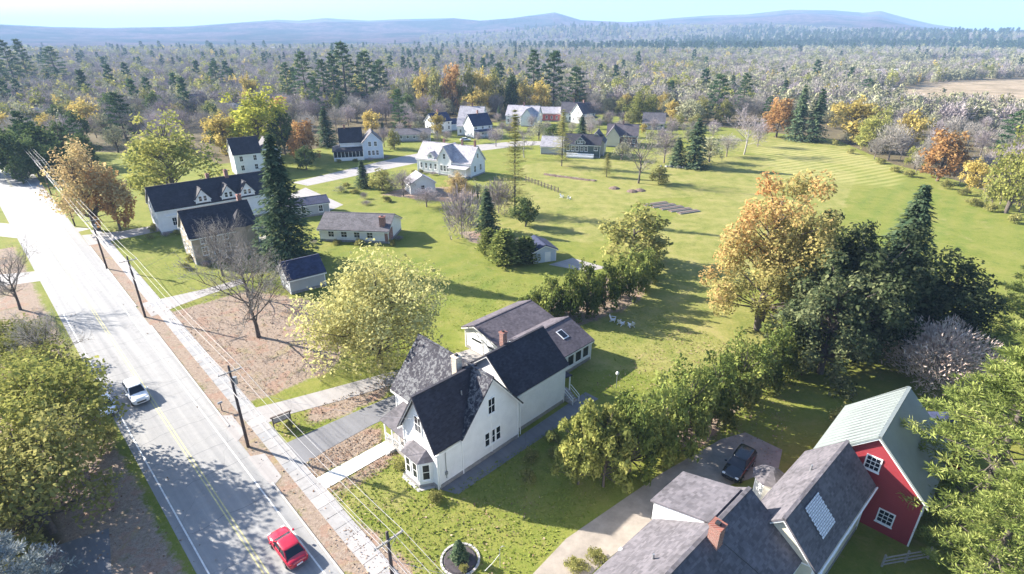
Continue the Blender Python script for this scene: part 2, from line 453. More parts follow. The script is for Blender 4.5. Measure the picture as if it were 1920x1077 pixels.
t = np.clip((RM - 2300) / (7600 - 2300), 0, 1); t = t * t * (3 - 2 * t)
back = np.clip((11000 - RM) / 3400, 0, 1)
far_right = np.clip((AA + .25) / .35, 0, 1)
foot = 38 * np.exp(-((RM - 3300) / 900) ** 2) * far_right + 30 * np.exp(-((RM - 4600) / 700) ** 2)
hgt = ridge * t * np.where(RM > 7600, back ** .6, 1) + foot * (1 + .5 * fbm2(mx_ / 260, my_ / 260, 2))
hgt += 42 * fbm2(mx_ / 520, my_ / 520, 3, 6) * t * np.clip((7500 - RM) / 1500, 0, 1)
hgt *= np.clip((RM - 1500) / 700, 0, 1); hgt -= 3 * (RM < 1700)
# keep the slopes below the skyline that the ridge draws
cap = 40 + RM * (np.interp(AA, paz, pte) - .0012)
hgt = np.where(RM < 7600, np.minimum(hgt, np.maximum(cap, 2)), hgt)
mi = np.arange(naz * nr).reshape(nr, naz)
mq = np.stack([mi[:-1, :-1].ravel(), mi[:-1, 1:].ravel(), mi[1:, 1:].ravel(), mi[1:, :-1].ravel()], 1)
mm = np_mesh(bpy.data.meshes.new('mountains'), np.stack([mx_.ravel(), my_.ravel(), hgt.ravel()], 1), mq, smooth=True)
m, nt, b = nmat('forested_mountain')
wv = worldvec(nt)
n1 = noise(nt, wv, .0022, 6, .6); n2 = noise(nt, wv, .02, 6, .75); n3 = noise(nt, wv, .006, 4, .6)
base = ramp(nt, n2, [(.32, (.025, .022, .022)), (.5, (.10, .063, .07)), (.68, (.20, .125, .12))])
ever = ramp(nt, n2, [(.35, (.008, .016, .014)), (.65, (.028, .042, .03))])
f = mth(nt, 'MULTIPLY_ADD', mth(nt, 'SUBTRACT', mth(nt, 'ADD', mth(nt, 'MULTIPLY', n1, .6), mth(nt, 'MULTIPLY', n3, .4)), .5), 9., .45, clamp=True)
nt.links.new(mixc(nt, f, base, ever), b.inputs['Base Color']); b.inputs['Roughness'].default_value = 1; b.inputs['Specular IOR Level'].default_value = 0
bump(nt, b, n2, 1., 26.)
tag(link('mountains', mm, None, m), kind='structure')

# ------------------------------------------------------------------ roads, walks and drives
def strip(pts_l, pts_r, z):
    """a sheet between two edge lines given in the road frame"""
    s = MB(); n = len(pts_l)
    V = [UV(*p, z) for p in pts_l] + [UV(*p, z) for p in pts_r]
    s.raw(V, [(i, n + i, n + i + 1, i + 1) for i in range(n - 1)]); return s

def asphalt(name, c, c2, crack=.25, worn=0):
    m, nt, b = nmat(name)
    wv = worldvec(nt)
    mp = nt.nodes.new('ShaderNodeMapping'); nt.links.new(wv, mp.inputs[0]); mp.inputs['Rotation'].default_value = (0, 0, R(45))
    st = nt.nodes.new('ShaderNodeMapping'); nt.links.new(mp.outputs[0], st.inputs[0]); st.inputs['Scale'].default_value = (.02, 1.1, 1)
    n1 = noise(nt, st.outputs[0], .9, 4, .6); n2 = noise(nt, wv, 1.1, 6, .7); n3 = noise(nt, wv, 14, 3, .7)
    f = mth(nt, 'ADD', mth(nt, 'ADD', mth(nt, 'MULTIPLY', n1, .62), mth(nt, 'MULTIPLY', n2, .24)), mth(nt, 'MULTIPLY', n3, .14))
    col = ramp(nt, f, [(.36, c), (.62, c2)])
    vo = nt.nodes.new('ShaderNodeTexVoronoi'); vo.feature = 'DISTANCE_TO_EDGE'; vo.inputs['Scale'].default_value = .16
    d = nt.nodes.new('ShaderNodeTexNoise'); d.inputs['Scale'].default_value = .8; nt.links.new(wv, d.inputs['Vector'])
    va = nt.nodes.new('ShaderNodeVectorMath'); va.operation = 'ADD'; nt.links.new(wv, va.inputs[0]); nt.links.new(d.outputs['Color'], va.inputs[1])
    nt.links.new(va.outputs[0], vo.inputs['Vector'])
    ck = mth(nt, 'LESS_THAN', vo.outputs['Distance'], .006)
    col = mixc(nt, mth(nt, 'MULTIPLY', ck, crack), col, tuple(x * .25 for x in c))
    nt.links.new(col, b.inputs['Base Color']); b.inputs['Roughness'].default_value = .85
    bump(nt, b, n3, .3, .02)
    return m

M['asphalt'] = asphalt('bleached_asphalt', (.19, .19, .195), (.305, .30, .292), .16)
M['drive_asphalt'] = asphalt('driveway_asphalt', (.125, .125, .135), (.18, .18, .19), .2)
M['paleasphalt'] = asphalt('old_pale_drive', (.24, .225, .22), (.33, .31, .30), .2)
M['dirt'] = plain('packed_dirt', (.27, .235, .20), .95, .25, .6, 0, .5, 6)
M['yellowline'] = plain('worn_yellow_paint', (.46, .42, .20), .7, .25, 3)
M['whiteline'] = plain('worn_white_paint', (.62, .62, .60), .7, .2, 3)

us = [-5, 10, 25, 40, 60, 80, 100, 125, 150, 180, 215, 260, 320, 400]
road = tag(strip([(u, road_l(u) - .3) for u in us], [(u, road_r(u)) for u in us], .012).build('road', M['asphalt']), kind='structure')
def line(vf, w, name, mt):
    strip([(u, vf(u) - w / 2) for u in us], [(u, vf(u) + w / 2) for u in us], .017).build(name, mt, road)
line(lambda u: 7.62 + .006 * u, .11, 'yellow_line', M['yellowline'])
line(lambda u: 7.92 + .006 * u, .11, 'yellow_line', M['yellowline'])
line(lambda u: 4.60 + .002 * u, .13, 'white_line', M['whiteline'])
line(lambda u: 11.05 + .010 * u, .13, 'white_line', M['whiteline'])
# sealed cracks that cross the lanes
rs = random.Random(4)
for u0 in (55.5, 61.5, 66, 51.5, 72, 79, 88, 97, 45, 39):
    s = MB(); a = road_l(u0) + rs.uniform(0, 2.5); e = road_r(u0) - rs.uniform(0, .4); k = 9
    c = [(u0 + rs.uniform(-.25, .25), a + (e - a) * i / (k - 1)) for i in range(k)]
    w = .035
    s.raw([UV(p[0] - w, p[1], .0165) for p in c] + [UV(p[0] + w, p[1], .0165) for p in c], [(i, k + i, k + i + 1, i + 1) for i in range(k - 1)])
    s.build('crack_seal', M['drive_asphalt'], road)

kerb = MB()
ku = [-5 + 3 * i for i in range(52)]
for i in range(len(ku) - 1):
    a, e = ku[i], ku[i + 1] - .03
    if any(lo < (a + e) / 2 < hi for lo, hi in ((47, 57.5), (91, 100.5), (138, 150))): continue
    kerb.raw([UV(a, road_r(a) + .01, -.05), UV(e, road_r(e) + .01, -.05), UV(e, road_r(e) + .17, -.05), UV(a, road_r(a) + .17, -.05),
              UV(a, road_r(a) + .01, .11), UV(e, road_r(e) + .01, .11), UV(e, road_r(e) + .17, .11), UV(a, road_r(a) + .17, .11)],
             [(0,1,2,3),(4,5,6,7),(0,1,5,4),(1,2,6,5),(2,3,7,6),(3,0,4,7)])
tag(kerb.build('kerb', M['granite']), kind='structure')

def walk_l(u): return 13.75 + .022 * (u - 20)
side = empty('sidewalk'); side['kind'] = 'structure'
rs = random.Random(9)
slab_mats = [plain('walk_slab_a', (.29, .28, .275), .9, .14, 1.5, 0, .2, 20), plain('walk_slab_b', (.34, .32, .31), .9, .14, 1.5, 0, .2, 20), plain('walk_slab_c', (.26, .26, .265), .9, .16, 1.5, 0, .2, 20)]
u = 4.0
while u < 150:
    L = 1.62
    a, e = u, u + L - .05
    w = 1.75
    s = MB(); z = .06 + rs.uniform(-.008, .008)
    vs = [UV(a, walk_l(a)), UV(e, walk_l(e)), UV(e, walk_l(e) + w), UV(a, walk_l(a) + w)]
    s.raw([(p[0], p[1], -.03) for p in vs] + [(p[0], p[1], z) for p in vs], [(4,5,6,7),(0,1,5,4),(1,2,6,5),(2,3,7,6),(3,0,4,7)])
    s.build('slab', rs.choice(slab_mats), side)
    u += L

tag(strip([(50.7, 15.6), (50.6, 19), (50.3, 24), (50.0, 28), (49.6, 33)], [(46.2, 15.6), (46.6, 19), (46.8, 24), (46.6, 28), (46.4, 33)], .02).build('driveway', M['drive_asphalt']), kind='structure')
tag(strip([(51.5, 12.4), (50.7, 13.9)], [(45.4, 12.4), (46.2, 13.7)], .02).build('driveway_apron', M['paleasphalt']), kind='structure')
tag(strip([(59.6, 15.6), (58.4, 19), (56.7, 24.5), (54.2, 33), (52.2, 40), (51.6, 43.2)], [(55.6, 15.6), (55.2, 19), (53.4, 24.5), (51.2, 33), (49.2, 40), (46.6, 43.2)], .024).build('garage_drive', M['paleasphalt']), kind='structure')
tag(strip([(61, 12.6), (59.8, 13.9)], [(54.6, 12.5), (55.6, 13.8)], .024).build('drive_apron', M['paleasphalt']), kind='structure')
tag(strip([(43.5, 15.7), (43.4, 24.2)], [(41.5, 15.7), (41.6, 24.2)], .05).build('front_path', M['brightconcrete']), kind='structure')
tag(strip([(33.6, 23.8), (33.65, 43.4), (33.65, 46.5)], [(31.9, 24.6), (31.7, 43.4), (31.7, 46.5)], .03).build('side_path', M['drive_asphalt']), kind='structure')
tag(strip([(20.8, 14), (21.0, 23.5), (21.3, 28), (20.4, 35), (19.6, 41), (18.6, 46), (17.8, 50), (16.4, 53)], [(17.0, 14), (17.6, 23.5), (17.6, 28), (16.8, 35), (15.6, 41), (13.2, 46), (11.6, 50), (12.4, 53)], .016).build('dirt_drive', M['dirt']), kind='structure')
tag(strip([(100.8, 14.6), (100.2, 19), (99.4, 24), (99.6, 30)], [(94.2, 14.4), (95.6, 19), (96.6, 24), (97.0, 30)], .018).build('pale_driveway', M['paleasphalt']), kind='structure')
tag(strip([(149, 14.6), (146, 22), (145, 34)], [(140, 14.4), (140, 22), (140, 34)], .018).build('corner_driveway', M['paleasphalt']), kind='structure')
def flat(name, pts, z, mt): return tag(MB().poly([(x, y, z) for x, y in pts]).build(name, mt), kind='structure')
flat('side_street', [(-101, 112), (-96, 120.5), (-118, 124), (-160, 134), (-160, 126), (-118, 116.5)], .008, M['paleasphalt'])
flat('left_driveway', [(-88, 95.5), (-84, 91), (-95, 86), (-110, 80), (-112, 86), (-100, 92)], .014, M['paleasphalt'])
flat('village_street', [(-66, 164), (-60, 160), (-33, 192), (-18, 211), (6, 226), (30, 228), (30, 236), (2, 236), (-24, 222), (-40, 204)], .010, M['paleasphalt'])
flat('house_yard', [(-64, 140), (-46, 134), (-44, 140), (-60, 158)], .012, M['paleasphalt'])
flat('shed_apron', [(7, 98.5), (14, 95), (18, 97), (12, 102)], .015, M['paleasphalt'])
flat('corner_yard', [(-38, 20), (-31, 29), (-36, 36), (-50, 28)], .010, M['drive_asphalt'])

# ------------------------------------------------------------------ trees: every prototype is a trunk mesh and a crown mesh
LM = {
 'maple': leafmat('maple_leaf', [(0, (.32, .16, .065)), (.3, (.31, .20, .085)), (.55, (.25, .21, .08)), (1, (.14, .145, .052))]),
 'yg': leafmat('yellow_green_leaf', [(0, (.075, .09, .026)), (.5, (.17, .18, .05)), (1, (.29, .27, .085))]),
 'lime': leafmat('lime_leaf', [(0, (.13, .15, .03)), (.5, (.26, .265, .045)), (1, (.37, .34, .07))]),
 'cream': leafmat('pale_cream_leaf', [(0, (.27, .26, .10)), (.5, (.44, .41, .17)), (1, (.56, .51, .26))]),
 'orange': leafmat('orange_leaf', [(0, (.18, .10, .045)), (.5, (.30, .17, .07)), (1, (.37, .25, .10))]),
 'tan': leafmat('tan_leaf', [(0, (.16, .115, .06)), (.5, (.26, .195, .10)), (1, (.33, .265, .125))]),
 'gold': leafmat('gold_leaf', [(0, (.17, .15, .045)), (.5, (.30, .235, .07)), (1, (.38, .31, .11))]),
 'olive': leafmat('olive_leaf', [(0, (.07, .08, .025)), (.5, (.15, .15, .05)), (1, (.24, .22, .08))]),
 'green': leafmat('deep_green_leaf', [(0, (.025, .045, .018)), (.5, (.06, .085, .03)), (1, (.13, .155, .06))]),
 'darkgreen': leafmat('dark_glossy_leaf', [(0, (.014, .022, .012)), (.5, (.042, .056, .026)), (1, (.14, .15, .072))]),
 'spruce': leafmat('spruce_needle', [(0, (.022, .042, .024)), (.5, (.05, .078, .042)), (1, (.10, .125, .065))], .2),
 'blue': leafmat('blue_spruce_needle', [(0, (.07, .09, .09)), (.5, (.15, .17, .17)), (1, (.26, .27, .27))], .2),
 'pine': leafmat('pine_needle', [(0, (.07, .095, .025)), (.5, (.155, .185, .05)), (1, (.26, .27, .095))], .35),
 'farpine': leafmat('far_pine_needle', [(0, (.02, .045, .022)), (.5, (.045, .08, .035)), (1, (.09, .125, .05))], .25),
 'cedar': leafmat('cedar_spray', [(0, (.035, .055, .015)), (.5, (.09, .115, .03)), (1, (.18, .19, .055))], .25),
 'grey': leafmat('leafless_twig', [(0, (.11, .10, .09)), (.5, (.20, .182, .163)), (1, (.29, .268, .24))], .1),
 'mauve': leafmat('mauve_twig', [(0, (.11, .094, .098)), (.5, (.20, .172, .177)), (1, (.285, .25, .253))], .1),
 'sage': leafmat('sage_leaf', [(0, (.10, .105, .062)), (.5, (.195, .195, .12)), (1, (.285, .275, .175))], .2),
 'pink': leafmat('pinkish_dry_leaf', [(0, (.30, .22, .19)), (.5, (.46, .37, .32)), (1, (.55, .46, .41))], .15),
}

def unit(a): return a / np.maximum(np.linalg.norm(a, axis=1, keepdims=True), 1e-9)

def leaf_mesh(name, c, a, bb, tint, mat):
    """rhombic leaves: centre c, long half-axis a, short half-axis bb"""
    n = len(c)
    co = np.stack([c + a, c + bb, c - a, c - bb], 1).reshape(-1, 3)
    q = np.arange(n * 4).reshape(n, 4)
    m = np_mesh(bpy.data.meshes.new(name), co, q, {'tint': ('FACE', np.clip(tint, 0, 1))})
    m.materials.append(mat); return m

def leaf_axes(rng, nrm, ln, wd, along=None):
    """two axes in the plane of each leaf"""
    n = len(nrm)
    r = rng.normal(size=(n, 3)) if along is None else along
    a = unit(np.cross(nrm, r) if along is None else r)
    b_ = unit(np.cross(nrm, a))
    s = np.clip(np.exp(rng.normal(-.06, .38, (n, 1))), .4, 2.0)
    return a * ln * .5 * s, b_ * wd * .5 * s

def limb(mb, p0, p1, r0, r1, sides=5, segs=4, sag=.12, rs=random):
    p0, p1 = Vector(p0), Vector(p1); d = p1 - p0
    c = p0 + d * .5 + Vector((0, 0, -d.length * sag)) * (1 if d.z > 0 else -1) + Vector((rs.uniform(-1, 1), rs.uniform(-1, 1), 0)) * d.length * .08
    pts = []; rad = []
    for i in range(segs + 1):
        t = i / segs
        pts.append(p0 * (1 - t) ** 2 + c * 2 * t * (1 - t) + p1 * t * t); rad.append(r0 + (r1 - r0) * t)
    mb.tube(pts, rad, sides, caps=False)

def decid(name, seed, h, r, nl, leaf, mat, bark='bark', zbot=.2, K=60, wid=.62, trunk=None, tint=None, fl=.75, rho=(.45, .95), crc=(.2, .36), lean=0, forks=1):
    rng = np.random.default_rng(seed); rs = random.Random(seed)
    zc, rz = h * (1 + zbot) / 2, h * (1 - zbot) / 2
    d = rng.normal(size=(K * 3, 3)); d = unit(d); d = d[d[:, 2] > -.65][:K]
    lobes = 1 + .2 * np.sin(3 * np.arctan2(d[:, 1], d[:, 0]) + seed) + .15 * np.sin(5 * d[:, 2] + seed * 2) + .22 * (rng.uniform(0, 1, len(d)) > .86)
    rr = rng.uniform(*rho, (len(d), 1)) * lobes[:, None]
    cc = d * rr * np.array([r, r, rz]) * .84 + np.array([0, 0, zc])
    crad = r * rng.uniform(*crc, len(d))
    w = crad ** 2; cnt = np.maximum((w / w.sum() * nl).astype(int), 3)
    ci = np.repeat(np.arange(len(d)), cnt)
    e = unit(rng.normal(size=(len(ci), 3)))
    rad = rng.uniform(0, 1, len(ci)) ** .42
    pos = cc[ci] + e * (crad[ci] * rad)[:, None] * np.array([1, 1, fl])
    q = np.percentile(np.hypot(pos[:, 0], pos[:, 1]), 98.5); z1 = np.percentile(pos[:, 2], 99.6); z0 = np.percentile(pos[:, 2], .4)
    fix = lambda p: np.stack([p[:, 0] * r / q, p[:, 1] * r / q, h * zbot + (p[:, 2] - z0) * h * (1 - zbot) / (z1 - z0)], 1)
    pos, cc = fix(pos), fix(cc)
    nrm = unit(e * .7 + rng.normal(size=e.shape) * .6 + np.array([0, 0, .35]))
    a, b_ = leaf_axes(rng, nrm, leaf, leaf * wid)
    base = rng.uniform(.2, .8, len(d))
    tn = base[ci] * .6 + rng.uniform(0, .5, len(ci)) if tint is None else tint(pos, rng, base[ci])
    keep = pos[:, 2] > .15
    crown = leaf_mesh(name + '_crown', pos[keep], a[keep], b_[keep], tn[keep], LM[mat])
    mb = MB(); tr = trunk or h * .022
    tops = []
    for k in range(forks):
        ox = rs.uniform(-.12, .12) * h if forks > 1 else 0; oy = rs.uniform(-.12, .12) * h if forks > 1 else 0
        pts = [(0, 0, -.2), (ox * .15 + .02 * h * rs.uniform(-1, 1), oy * .15, h * .14), (ox * .5, oy * .5 + .02 * h * rs.uniform(-1, 1), h * .35), (ox, oy, h * .62), (ox * 1.3, oy * 1.3, h * .85)]
        mb.tube(pts, [tr * 1.35, tr, tr * .8, tr * .4, tr * .1], 8, caps=False); tops.append(pts)
    for k in range(len(d)):
        pts = tops[k % forks]; tz = max(h * .16, min(h * .7, cc[k][2] - r * .45))
        for i in range(len(pts) - 1):
            if pts[i][2] <= tz <= pts[i + 1][2]:
                t_ = (tz - pts[i][2]) / (pts[i + 1][2] - pts[i][2]); p0 = Vector(pts[i]).lerp(Vector(pts[i + 1]), t_); break
        limb(mb, p0, cc[k], tr * .32, .02, 4, 4, .1, rs)
    tm = mb.mesh(name + '_trunk', True); tm.materials.append(M[bark])
    return tm, crown, h, r

def conifer(name, seed, h, r, mat, levels=30, per=9, spray=(.75, .26), pts=7, zbot=.06, droop=.28, bark='darkbark', power=.85, lat=3, ragged=.25, tk=.014):
    rng = np.random.default_rng(seed)
    P, Aax, Bax, T = [], [], [], []
    for L in range(levels):
        t = (L + rng.uniform(-.3, .3)) / levels; t = min(max(t, 0), .985)
        z = h * (zbot + (1 - zbot) * t); ln = r * (1 - t) ** power + .12 * r * (1 - t) + .1
        for k in range(per):
            az = 2 * math.pi * (k + rng.uniform(-.4, .4)) / per + L * 1.3
            if rng.uniform() < ragged * .35: continue
            l_ = ln * rng.uniform(1 - ragged, 1 + ragged * .5)
            dirv = np.array([math.cos(az), math.sin(az), 0.])
            side = np.array([-dirv[1], dirv[0], 0.])
            s = np.linspace(.16, 1, pts)
            bz = z + (.06 * l_ * s - droop * l_ * s ** 1.6) + .12 * l_ * np.maximum(s - .75, 0)
            c = dirv[None] * (l_ * s)[:, None]; c[:, 2] = bz
            for j in range(lat):
                o = (j - (lat - 1) / 2) / max(1, (lat - 1) / 2)
                ww = .34 * l_ * (1 - s * .75) * o
                q = c + side[None] * ww[:, None] + rng.normal(scale=.05 * r * .5, size=c.shape)
                ax = dirv[None] * (1 - .4 * abs(o)) + side[None] * o * .7 + np.array([0, 0, -droop * 1.1]) + rng.normal(scale=.22, size=c.shape)
                ax = unit(ax); up = unit(np.array([0, 0, 1.]) + dirv[None] * .35 + rng.normal(scale=.3, size=c.shape))
                P.append(q); Aax.append(ax * spray[0] * .5 * rng.uniform(.7, 1.3, (pts, 1))); Bax.append(unit(np.cross(up, ax)) * spray[1] * .5 * rng.uniform(.7, 1.3, (pts, 1)))
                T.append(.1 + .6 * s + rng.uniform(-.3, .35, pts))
    crown = leaf_mesh(name + '_crown', np.concatenate(P), np.concatenate(Aax), np.concatenate(Bax), np.concatenate(T), LM[mat])
    mb = MB(); tr = h * tk
    mb.tube([(0, 0, -.2), (0, 0, h * .3), (0, 0, h * .7), (0, 0, h * .99)], [tr * 1.2, tr, tr * .6, .03], 7, caps=False)
    rs = random.Random(seed)
    for k in range(26):
        z = h * (zbot + (1 - zbot) * k / 27); l_ = r * (1 - k / 27) * .8; az = k * 2.4
        limb(mb, (0, 0, z), (l_ * math.cos(az), l_ * math.sin(az), z - droop * l_ * .7), .05, .015, 4, 2, 0, rs)
    tm = mb.mesh(name + '_trunk', True); tm.materials.append(M[bark])
    return tm, crown, h, r

def pine(name, seed, h, r, mat, nb=60, tufts=6, per=34, tuft=.75, needle=(.42, .085), zbot=.12, bark='bark', up=.12, shape=.7):
    """white pine: open tiers of level limbs that carry plumes of long needles"""
    rng = np.random.default_rng(seed); rs = random.Random(seed)
    P, Aax, Bax, T = [], [], [], []
    mb = MB(); tr = h * .016
    mb.tube([(0, 0, -.2), (.1, 0, h * .3), (0, .1, h * .65), (0, 0, h * .98)], [tr * 1.3, tr, tr * .55, .04], 8, caps=False)
    for k in range(nb):
        t = ((k + rng.uniform(-.5, .5)) / nb); t = min(max(t, 0), .98)
        z = h * (zbot + (1 - zbot) * t)
        prof = (1 - t) ** shape * (.75 + .25 * min(1, t * 6))
        l_ = max(.5, r * prof * rng.uniform(.7, 1.12)); az = k * 2.399 + rng.uniform(-.3, .3)
        end = np.array([l_ * math.cos(az), l_ * math.sin(az), z + up * l_ - .05 * l_])
        st = np.array([0, 0, z])
        limb(mb, st, end, tr * .3 * (1 - t) + .03, .02, 4, 3, .06, rs)
        side = np.array([-math.sin(az), math.cos(az), 0])
        for j in range(tufts):
            s = .35 + .65 * (j + rng.uniform(0, 1)) / tufts
            cpt = st + (end - st) * s + side * rng.uniform(-.42, .42) * l_ * (1.15 - s) + np.array([0, 0, rng.uniform(-.2, .35)])
            tz = tuft * rng.uniform(.7, 1.25)
            e = unit(rng.normal(size=(per, 3)) * np.array([1, 1, .6]) + np.array([math.cos(az), math.sin(az), .35]) * .55)
            p = cpt + e * tz * rng.uniform(.2, 1, (per, 1)) * np.array([1, 1, .6])
            P.append(p)
            ax = unit(e + rng.normal(scale=.35, size=e.shape) + np.array([0, 0, .15]))
            upv = rng.normal(size=e.shape)
            Aax.append(ax * needle[0] * .5 * rng.uniform(.7, 1.3, (per, 1))); Bax.append(unit(np.cross(upv, ax)) * needle[1] * .5)
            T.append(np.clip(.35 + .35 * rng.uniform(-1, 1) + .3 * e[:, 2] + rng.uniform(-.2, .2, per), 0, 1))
    crown = leaf_mesh(name + '_crown', np.concatenate(P), np.concatenate(Aax), np.concatenate(Bax), np.concatenate(T), LM[mat])
    tm = mb.mesh(name + '_trunk', True); tm.materials.append(M[bark])
    return tm, crown, h, r

def bare(name, seed, h, r, bark='bark', twigmat='grey', limbs=8, sub=(6, 6, 5), tr=None, tw=.028, zbot=.18):
    """leafless tree: trunk and limbs in one mesh, the fine twigs in the crown mesh"""
    rs = random.Random(seed); rng = np.random.default_rng(seed)
    mb = MB(); tr = tr or h * .02
    P0, P1, W = [], [], []
    mb.tube([(0, 0, -.2), (.02 * h, 0, h * .15), (0, .02 * h, h * .35), (.02 * h, 0, h * .6)], [tr * 1.3, tr, tr * .8, tr * .35], 8, caps=False)
    def grow(p, d, ln, rad, lev):
        pts = [p]; q = p.copy(); dd = d.copy()
        for i in range(4):
            dd = (dd + Vector((rs.uniform(-1, 1), rs.uniform(-1, 1), rs.uniform(-.35, .75))) * .22).normalized()
            q = q + dd * ln / 4; pts.append(q.copy())
        if lev < 2: mb.tube(pts, [rad, rad * .8, rad * .62, rad * .45, rad * .3], 5 if lev == 0 else 4, caps=False)
        else:
            for i in range(4): P0.append(pts[i]); P1.append(pts[i + 1]); W.append(max(tw, rad * (1 - i * .18)))
        if lev < 3:
            for k in range(sub[lev] if lev < len(sub) else 4):
                t = .25 + .75 * (k + rs.random()) / sub[lev]; i = min(3, int(t * 4)); a = pts[i].lerp(pts[i + 1], t * 4 - i)
                nd = (dd + Vector((rs.gauss(0, 1), rs.gauss(0, 1), rs.gauss(.1, .7))).normalized() * .85).normalized()
                grow(a, nd, ln * rs.uniform(.4, .62), rad * .45, lev + 1)
    for k in range(limbs):
        z = h * (zbot + .42 * k / limbs); az = k * 2.4 + rs.uniform(-.4, .4)
        el = rs.uniform(.35, .9) + .4 * k / limbs
        d = Vector((math.cos(az) * math.cos(el), math.sin(az) * math.cos(el), math.sin(el)))
        ln = min(r / max(.35, math.cos(el)), (h - z) / max(.35, math.sin(el))) * rs.uniform(.75, 1.0)
        grow(Vector((0, 0, z)), d, ln * .8, tr * .5, 0)
    a0 = np.array([tuple(p) for p in P0]); a1 = np.array([tuple(p) for p in P1]); w = np.array(W)[:, None]
    ax = (a1 - a0) * .55; bx = unit(np.cross(ax, rng.normal(size=ax.shape))) * w
    crown = leaf_mesh(name + '_crown', (a0 + a1) / 2, ax, bx, rng.uniform(.1, .8, len(a0)), LM[twigmat])
    tm = mb.mesh(name + '_trunk', True); tm.materials.append(M[bark])
    return tm, crown, h, r

def wispy(name, seed, h, r, n, mat, bark='twig', zbot=.2, ln=1.1, wd=.07, K=26, trunk=None):
    """crown of upswept fine branches seen from far off"""
    rng = np.random.default_rng(seed); rs = random.Random(seed)
    zc, rz = h * (1 + zbot) / 2, h * (1 - zbot) / 2
    e = unit(rng.normal(size=(n, 3))); rad = rng.uniform(0, 1, (n, 1)) ** .45
    lob = 1 + .2 * np.sin(4 * np.arctan2(e[:, 1:2], e[:, :1]) + seed) + .12 * np.sin(6 * e[:, 2:3])
    p = e * rad * lob * np.array([r, r, rz]) * .9 + np.array([0, 0, zc])
    ax = unit(e * np.array([1, 1, .5]) + np.array([0, 0, .8]) + rng.normal(scale=.45, size=e.shape))
    bx = unit(np.cross(ax, rng.normal(size=ax.shape))) * wd * .5
    crown = leaf_mesh(name + '_crown', p, ax * ln * .5 * rng.uniform(.6, 1.3, (n, 1)), bx, rng.uniform(.1, .9, n), LM[mat])
    mb = MB(); tr = trunk or h * .018
    mb.tube([(0, 0, -.2), (0, 0, h * .35), (.1, 0, h * .7)], [tr * 1.2, tr * .8, tr * .25], 6, caps=False)
    for k in range(K):
        q = p[k] ; limb(mb, (0, 0, h * rs.uniform(.2, .5)), q, tr * .3, .02, 4, 3, .05, rs)
    tm = mb.mesh(name + '_trunk', True); tm.materials.append(M[bark])
    return tm, crown, h, r

def maple_tint(pos, rng, base):
    f = .62 + .04 * pos[:, 0] - .03 * (pos[:, 2] - 12) + .35 * (base - .5) + .10 * np.sin(pos[:, 0] * .7 + pos[:, 1] * .5)
    return f + rng.uniform(-.16, .16, len(pos))

PROTO = {}
def proto(key, fn, *a, **k): PROTO[key] = fn(key, *a, **k)
# trees that stand close, each with its own mesh
proto('maple_hero', decid, 11, 23, 9.2, 27000, .40, 'maple', zbot=.06, K=85, crc=(.15, .27), rho=(.5, 1.0), tint=maple_tint, forks=3, trunk=.42)
proto('cream_hero', decid, 12, 15, 8.6, 21000, .33, 'cream', zbot=.08, K=100, forks=3, trunk=.28, crc=(.16, .30))
proto('yg_near', decid, 13, 12.5, 6.2, 13000, .34, 'yg', zbot=.15, K=80, forks=2, trunk=.25, crc=(.17, .30))
proto('gold_near', decid, 14, 10.5, 5.2, 10000, .32, 'yg', zbot=.12, K=70, forks=2, trunk=.2, tint=lambda p, g, b_: .35 + .6 * b_ + g.uniform(-.2, .3, len(p)))
proto('olive_near', decid, 15, 11, 6, 9000, .34, 'olive', zbot=.1, K=70, forks=2, trunk=.22)
proto('dark_near', decid, 16, 16, 7.2, 15000, .46, 'darkgreen', zbot=.05, K=110, trunk=.35, crc=(.13, .24), tint=lambda p, g, b_: .2 + .55 * b_ + g.uniform(-.2, .35, len(p)))
proto('tan_near', decid, 17, 15, 7, 8500, .36, 'tan', zbot=.2, K=80, forks=3, trunk=.3, crc=(.15, .28))
proto('bare_near', bare, 21, 12, 6.5, 'bark', 'grey', 10, (7, 6, 5))
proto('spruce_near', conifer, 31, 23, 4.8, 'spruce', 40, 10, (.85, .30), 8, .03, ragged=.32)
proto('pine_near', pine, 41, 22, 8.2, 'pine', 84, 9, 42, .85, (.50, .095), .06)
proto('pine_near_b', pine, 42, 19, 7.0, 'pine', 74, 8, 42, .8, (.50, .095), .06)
proto('bluepine', pine, 43, 11, 5.2, 'blue', 56, 7, 34, .7, (.45, .085), .04)
proto('pinkbush', wispy, 44, 7, 5.2, 9500, 'pink', 'palebark', .02, .5, .10, 40)
# hedges and garden shrubs
proto('cedar', decid, 51, 4.6, 2.4, 4200, .26, 'cedar', zbot=.02, K=48, wid=.5, trunk=.1, crc=(.18, .32))
proto('hedge_bush', decid, 52, 5.6, 3.6, 7500, .27, 'cedar', zbot=.02, K=70, wid=.55, trunk=.12, crc=(.15, .28))
proto('yellow_bush', decid, 53, 6.6, 2.8, 6500, .28, 'yg', zbot=.02, K=80, wid=.55, trunk=.1, crc=(.14, .26), tint=lambda p, g, b_: .05 + .7 * b_ + g.uniform(-.2, .3, len(p)))
proto('shrub', decid, 54, 2.2, 1.7, 1500, .22, 'olive', zbot=.02, K=26, trunk=.05)
proto('twig_shrub', wispy, 55, 3.6, 2.8, 1400, 'mauve', 'twig', .02, .7, .06, 24)
proto('arborvitae', conifer, 56, 5, 2.1, 'cedar', 26, 11, (.45, .24), 5, .01, droop=-.25, power=.45)
proto('dwarf_spruce', conifer, 57, 2.2, .9, 'spruce', 16, 9, (.35, .14), 5, .02)
